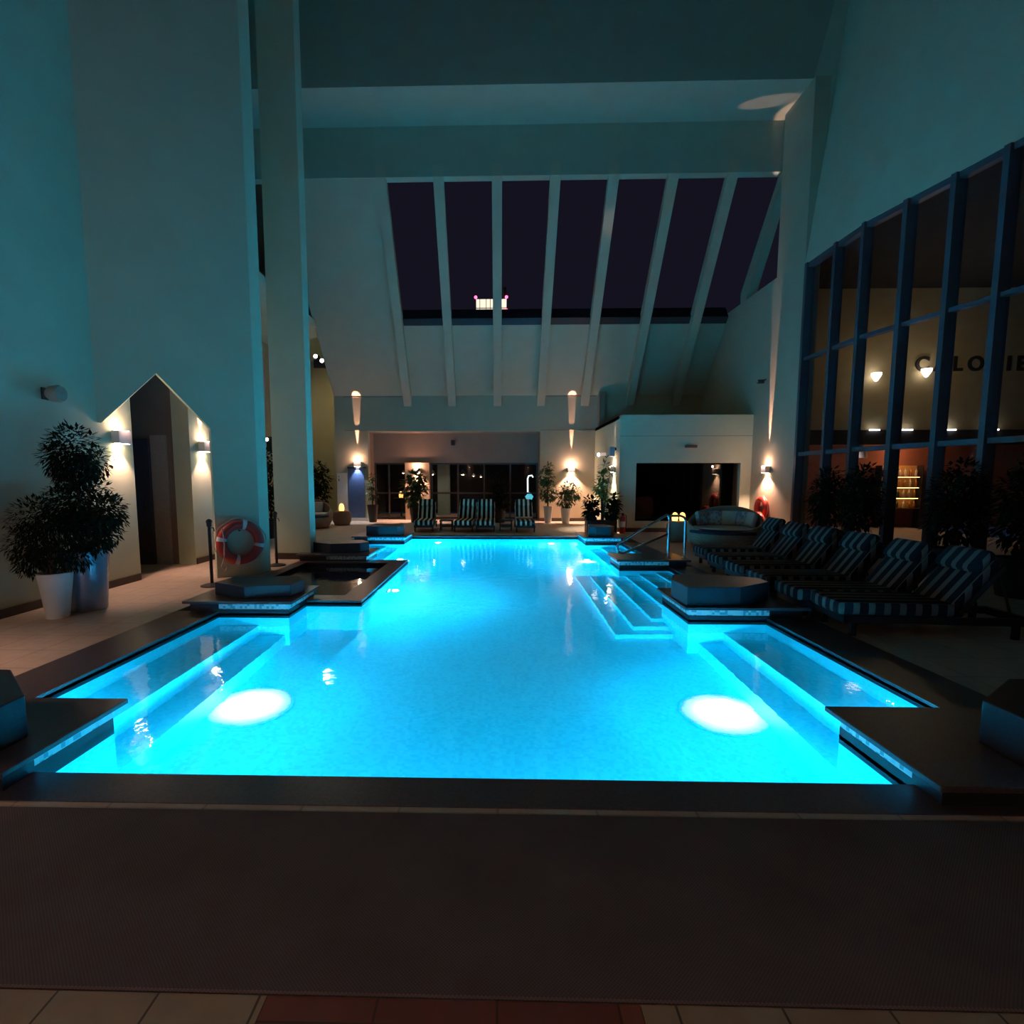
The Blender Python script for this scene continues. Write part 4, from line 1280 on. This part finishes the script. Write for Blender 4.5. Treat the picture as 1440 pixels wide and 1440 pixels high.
b = MB(); b.box(-0.02, 0.06, -0.02, 0.02, -0.02, 0.02); b.build('bracket', m_black, t)

# restaurant lettering, lamps and bar
cu = bpy.data.curves.new('wall_lettering', 'FONT')
cu.body = 'CALORIES'
cu.size = 0.56
cu.extrude = 0.02
cu.offset = 0.016
cu.space_character = 1.5
cu.align_x = 'LEFT'
lt = bpy.data.objects.new('wall_lettering', cu); C.objects.link(lt)
lt.location = (11.92, 15.975, 4.62); lt.rotation_euler = (PI / 2, 0, 0)
cu.materials.append(m_letter)
bpy.context.view_layer.update()
lm = bpy.data.meshes.new_from_object(lt.evaluated_get(bpy.context.evaluated_depsgraph_get()))
lo = bpy.data.objects.new('lettering_sign', lm); C.objects.link(lo)
lo.matrix_world = lt.matrix_world.copy()
bpy.data.objects.remove(lt)
lt = lo
tag(lt, 'black capital letters on the olive wall behind the window wall', 'lettering')
def globe_lamp(x, z, label, r=0.13):
    t = thing('wall_lamp', label, 'wall lamp', (x, 15.98, z), 0, 'shaded lamps on the restaurant wall')
    b = MB(); b.lathe([(r, 0.08), (r * 0.95, 0.0), (r * 0.35, -0.14), (0.0, -0.17)], n=20, c=(0, -0.16, 0)); b.build('shade', emis('pale_shade_glow', (1, 0.85, 0.7), 4), t, True)
    b = MB(); b.tube([(0, 0, 0.05), (0, -0.16, 0.03)], 0.015, 6); b.build('arm', m_black, t)
    lamp('POINT', 'glow', (0, -1.6, 0.3), 8, (1, 0.72, 0.38), t, 0.06)
    return t
globe_lamp(10.74, 4.45, 'left shaded lamp on the olive restaurant wall')
globe_lamp(12.13, 4.56, 'right shaded lamp on the olive restaurant wall below the letters')
for k, x in enumerate((10.84, 11.77, 12.99, 14.19)):
    b = MB(); b.box(x - 0.14, x + 0.14, 15.86, 15.899, 2.92, 2.955)
    tag(b.build('soffit_light', m_bulbw), ('first', 'second', 'third', 'fourth')[k] + ' small strip light from the left on the restaurant bulkhead edge', 'light', 'strip lights on the bulkhead')
lamp('POINT', 'restaurant_lamp', (12.5, 16.7, 2.5), 10, (1, 0.4, 0.2), None, 0.1)
# white shade hanging by the bar
t = thing('dome_lamp', 'large white dome shade hanging left of the bar shelves', 'pendant lamp', (10.75, 16.45, 2.16))
b = MB(); b.lathe([(0.0, 0.42), (0.12, 0.40), (0.22, 0.28), (0.26, 0.08), (0.26, 0.0), (0.24, 0.0), (0.2, 0.26), (0, 0.38)], n=28); b.build('shade', M('pale_shade', (0.75, 0.68, 0.68), 0.7), t, True)
b = MB(); b.tube([(0, 0, 0.4), (0, 0, 0.64)], 0.01, 6); b.build('cord', m_black, t)
lamp('POINT', 'glow', (-0.3, -0.4, -0.1), 4, (1, 0.8, 0.8), t, 0.05)
# bar shelves with bottles
t = thing('bar_shelf', 'amber-lit bar shelf unit seen through the window wall', 'shelf', (12.55, 17.0, 0))
b = MB(); b.box(-0.62, 0.62, 0.25, 0.28, 0.6, 1.95); b.build('back_panel', M('amber_panel', (0.5, 0.28, 0.1), 0.6), t)
for x in (-0.64, 0.62):
    b = MB(); b.box(x, x + 0.02, 0, 0.28, 0.0, 1.95); b.build('side_panel', m_black, t)
for z in (0.62, 0.95, 1.28, 1.61):
    b = MB(); b.box(-0.62, 0.62, 0.0, 0.25, z - 0.02, z); b.build('shelf', m_stem, t)
for z in (0.93, 1.26, 1.59):
    b = MB(); b.box(-0.55, 0.55, 0.02, 0.05, z - 0.012, z - 0.001); b.build('strip_light', emis('amber_strip', (1, 0.55, 0.2), 9), t)
m_bot = [M('amber_glass', (0.45, 0.20, 0.05), 0.15), M('clear_glass_bottle', (0.6, 0.5, 0.4), 0.15), M('dark_glass', (0.05, 0.06, 0.03), 0.15)]
rnd = random.Random(5)
first = {}
rows = ('lowest', 'second lowest', 'second highest', 'highest')
cols_ = ('first', 'second', 'third', 'fourth', 'fifth', 'sixth', 'seventh')
for iz, z in enumerate((0.62, 0.95, 1.28, 1.61)):
    for k in range(7):
        mi = rnd.randrange(3)
        if mi not in first:
            b = MB(); b.lathe([(0, 0), (0.036, 0), (0.038, 0.01), (0.038, 0.15), (0.03, 0.18), (0.013, 0.20), (0.013, 0.255), (0, 0.255)], n=14)
            o = b.build('bottle', m_bot[mi], None, True); first[mi] = o
        else:
            o = first[mi].copy(); C.objects.link(o)
        o.location = (12.55 - 0.51 + k * 0.17 + rnd.uniform(-.02, .02), 17.0 + 0.11, z)
        tag(o, '%s %s bottle from the left on the %s bar shelf' % (cols_[k], ('amber', 'clear', 'dark')[mi], rows[iz]), 'bottle', 'bottles on the bar shelves')
lamp('POINT', 'bar_glow', (12.55, 16.75, 2.2), 14, (1, 0.55, 0.25), None, 0.05)

# =================================================================== FAR TOWER
t = thing('tower_building', 'distant dark tower with a bright floodlit top seen through the skylight', 'building', (-3.1, 122, 0))
b = MB(); b.box(-4, 7.0, 0, 8, 0, 36.0); b.build('body', m_dark, t)
b = MB(); b.box(-1.9, 4.75, -0.1, 6, 38.0, 41.1); b.box(-1.9, 1.2, -0.1, 6, 35.5, 38.0); b.build('lit_top', emis('floodlit_facade', (1.0, 0.86, 0.66), 1.15), t)
b = MB()
for z in (36.9, 39.2):
    b.box(-1.95, 4.8, -0.18, -0.1, z - 0.08, z + 0.08)
for x in (-1.1, 0.3, 1.2, 3.0):
    b.box(x - 0.06, x + 0.06, -0.18, -0.1, 35.5, 41.1)
b.build('facade_grid', m_stem, t)
b = MB(); b.box(4.0, 4.75, 1, 6, 41, 44.0); b.box(4.75, 7.0, 0, 6, 30, 38.5); b.box(1.2, 4.75, 0, 6, 36, 38); b.build('mast', m_dark, t)
for x, z in ((-2.0, 41.4), (4.75, 41.4), (4.8, 38.6)):
    b = MB(); b.lathe([(0.001, -0.35), (0.25, -0.25), (0.35, 0), (0.25, 0.25), (0.001, 0.35)], n=12, c=(x, -0.5, z)); b.build('warning_light', emis('red_beacon', (1.0, 0.08, 0.2), 5), t, True)
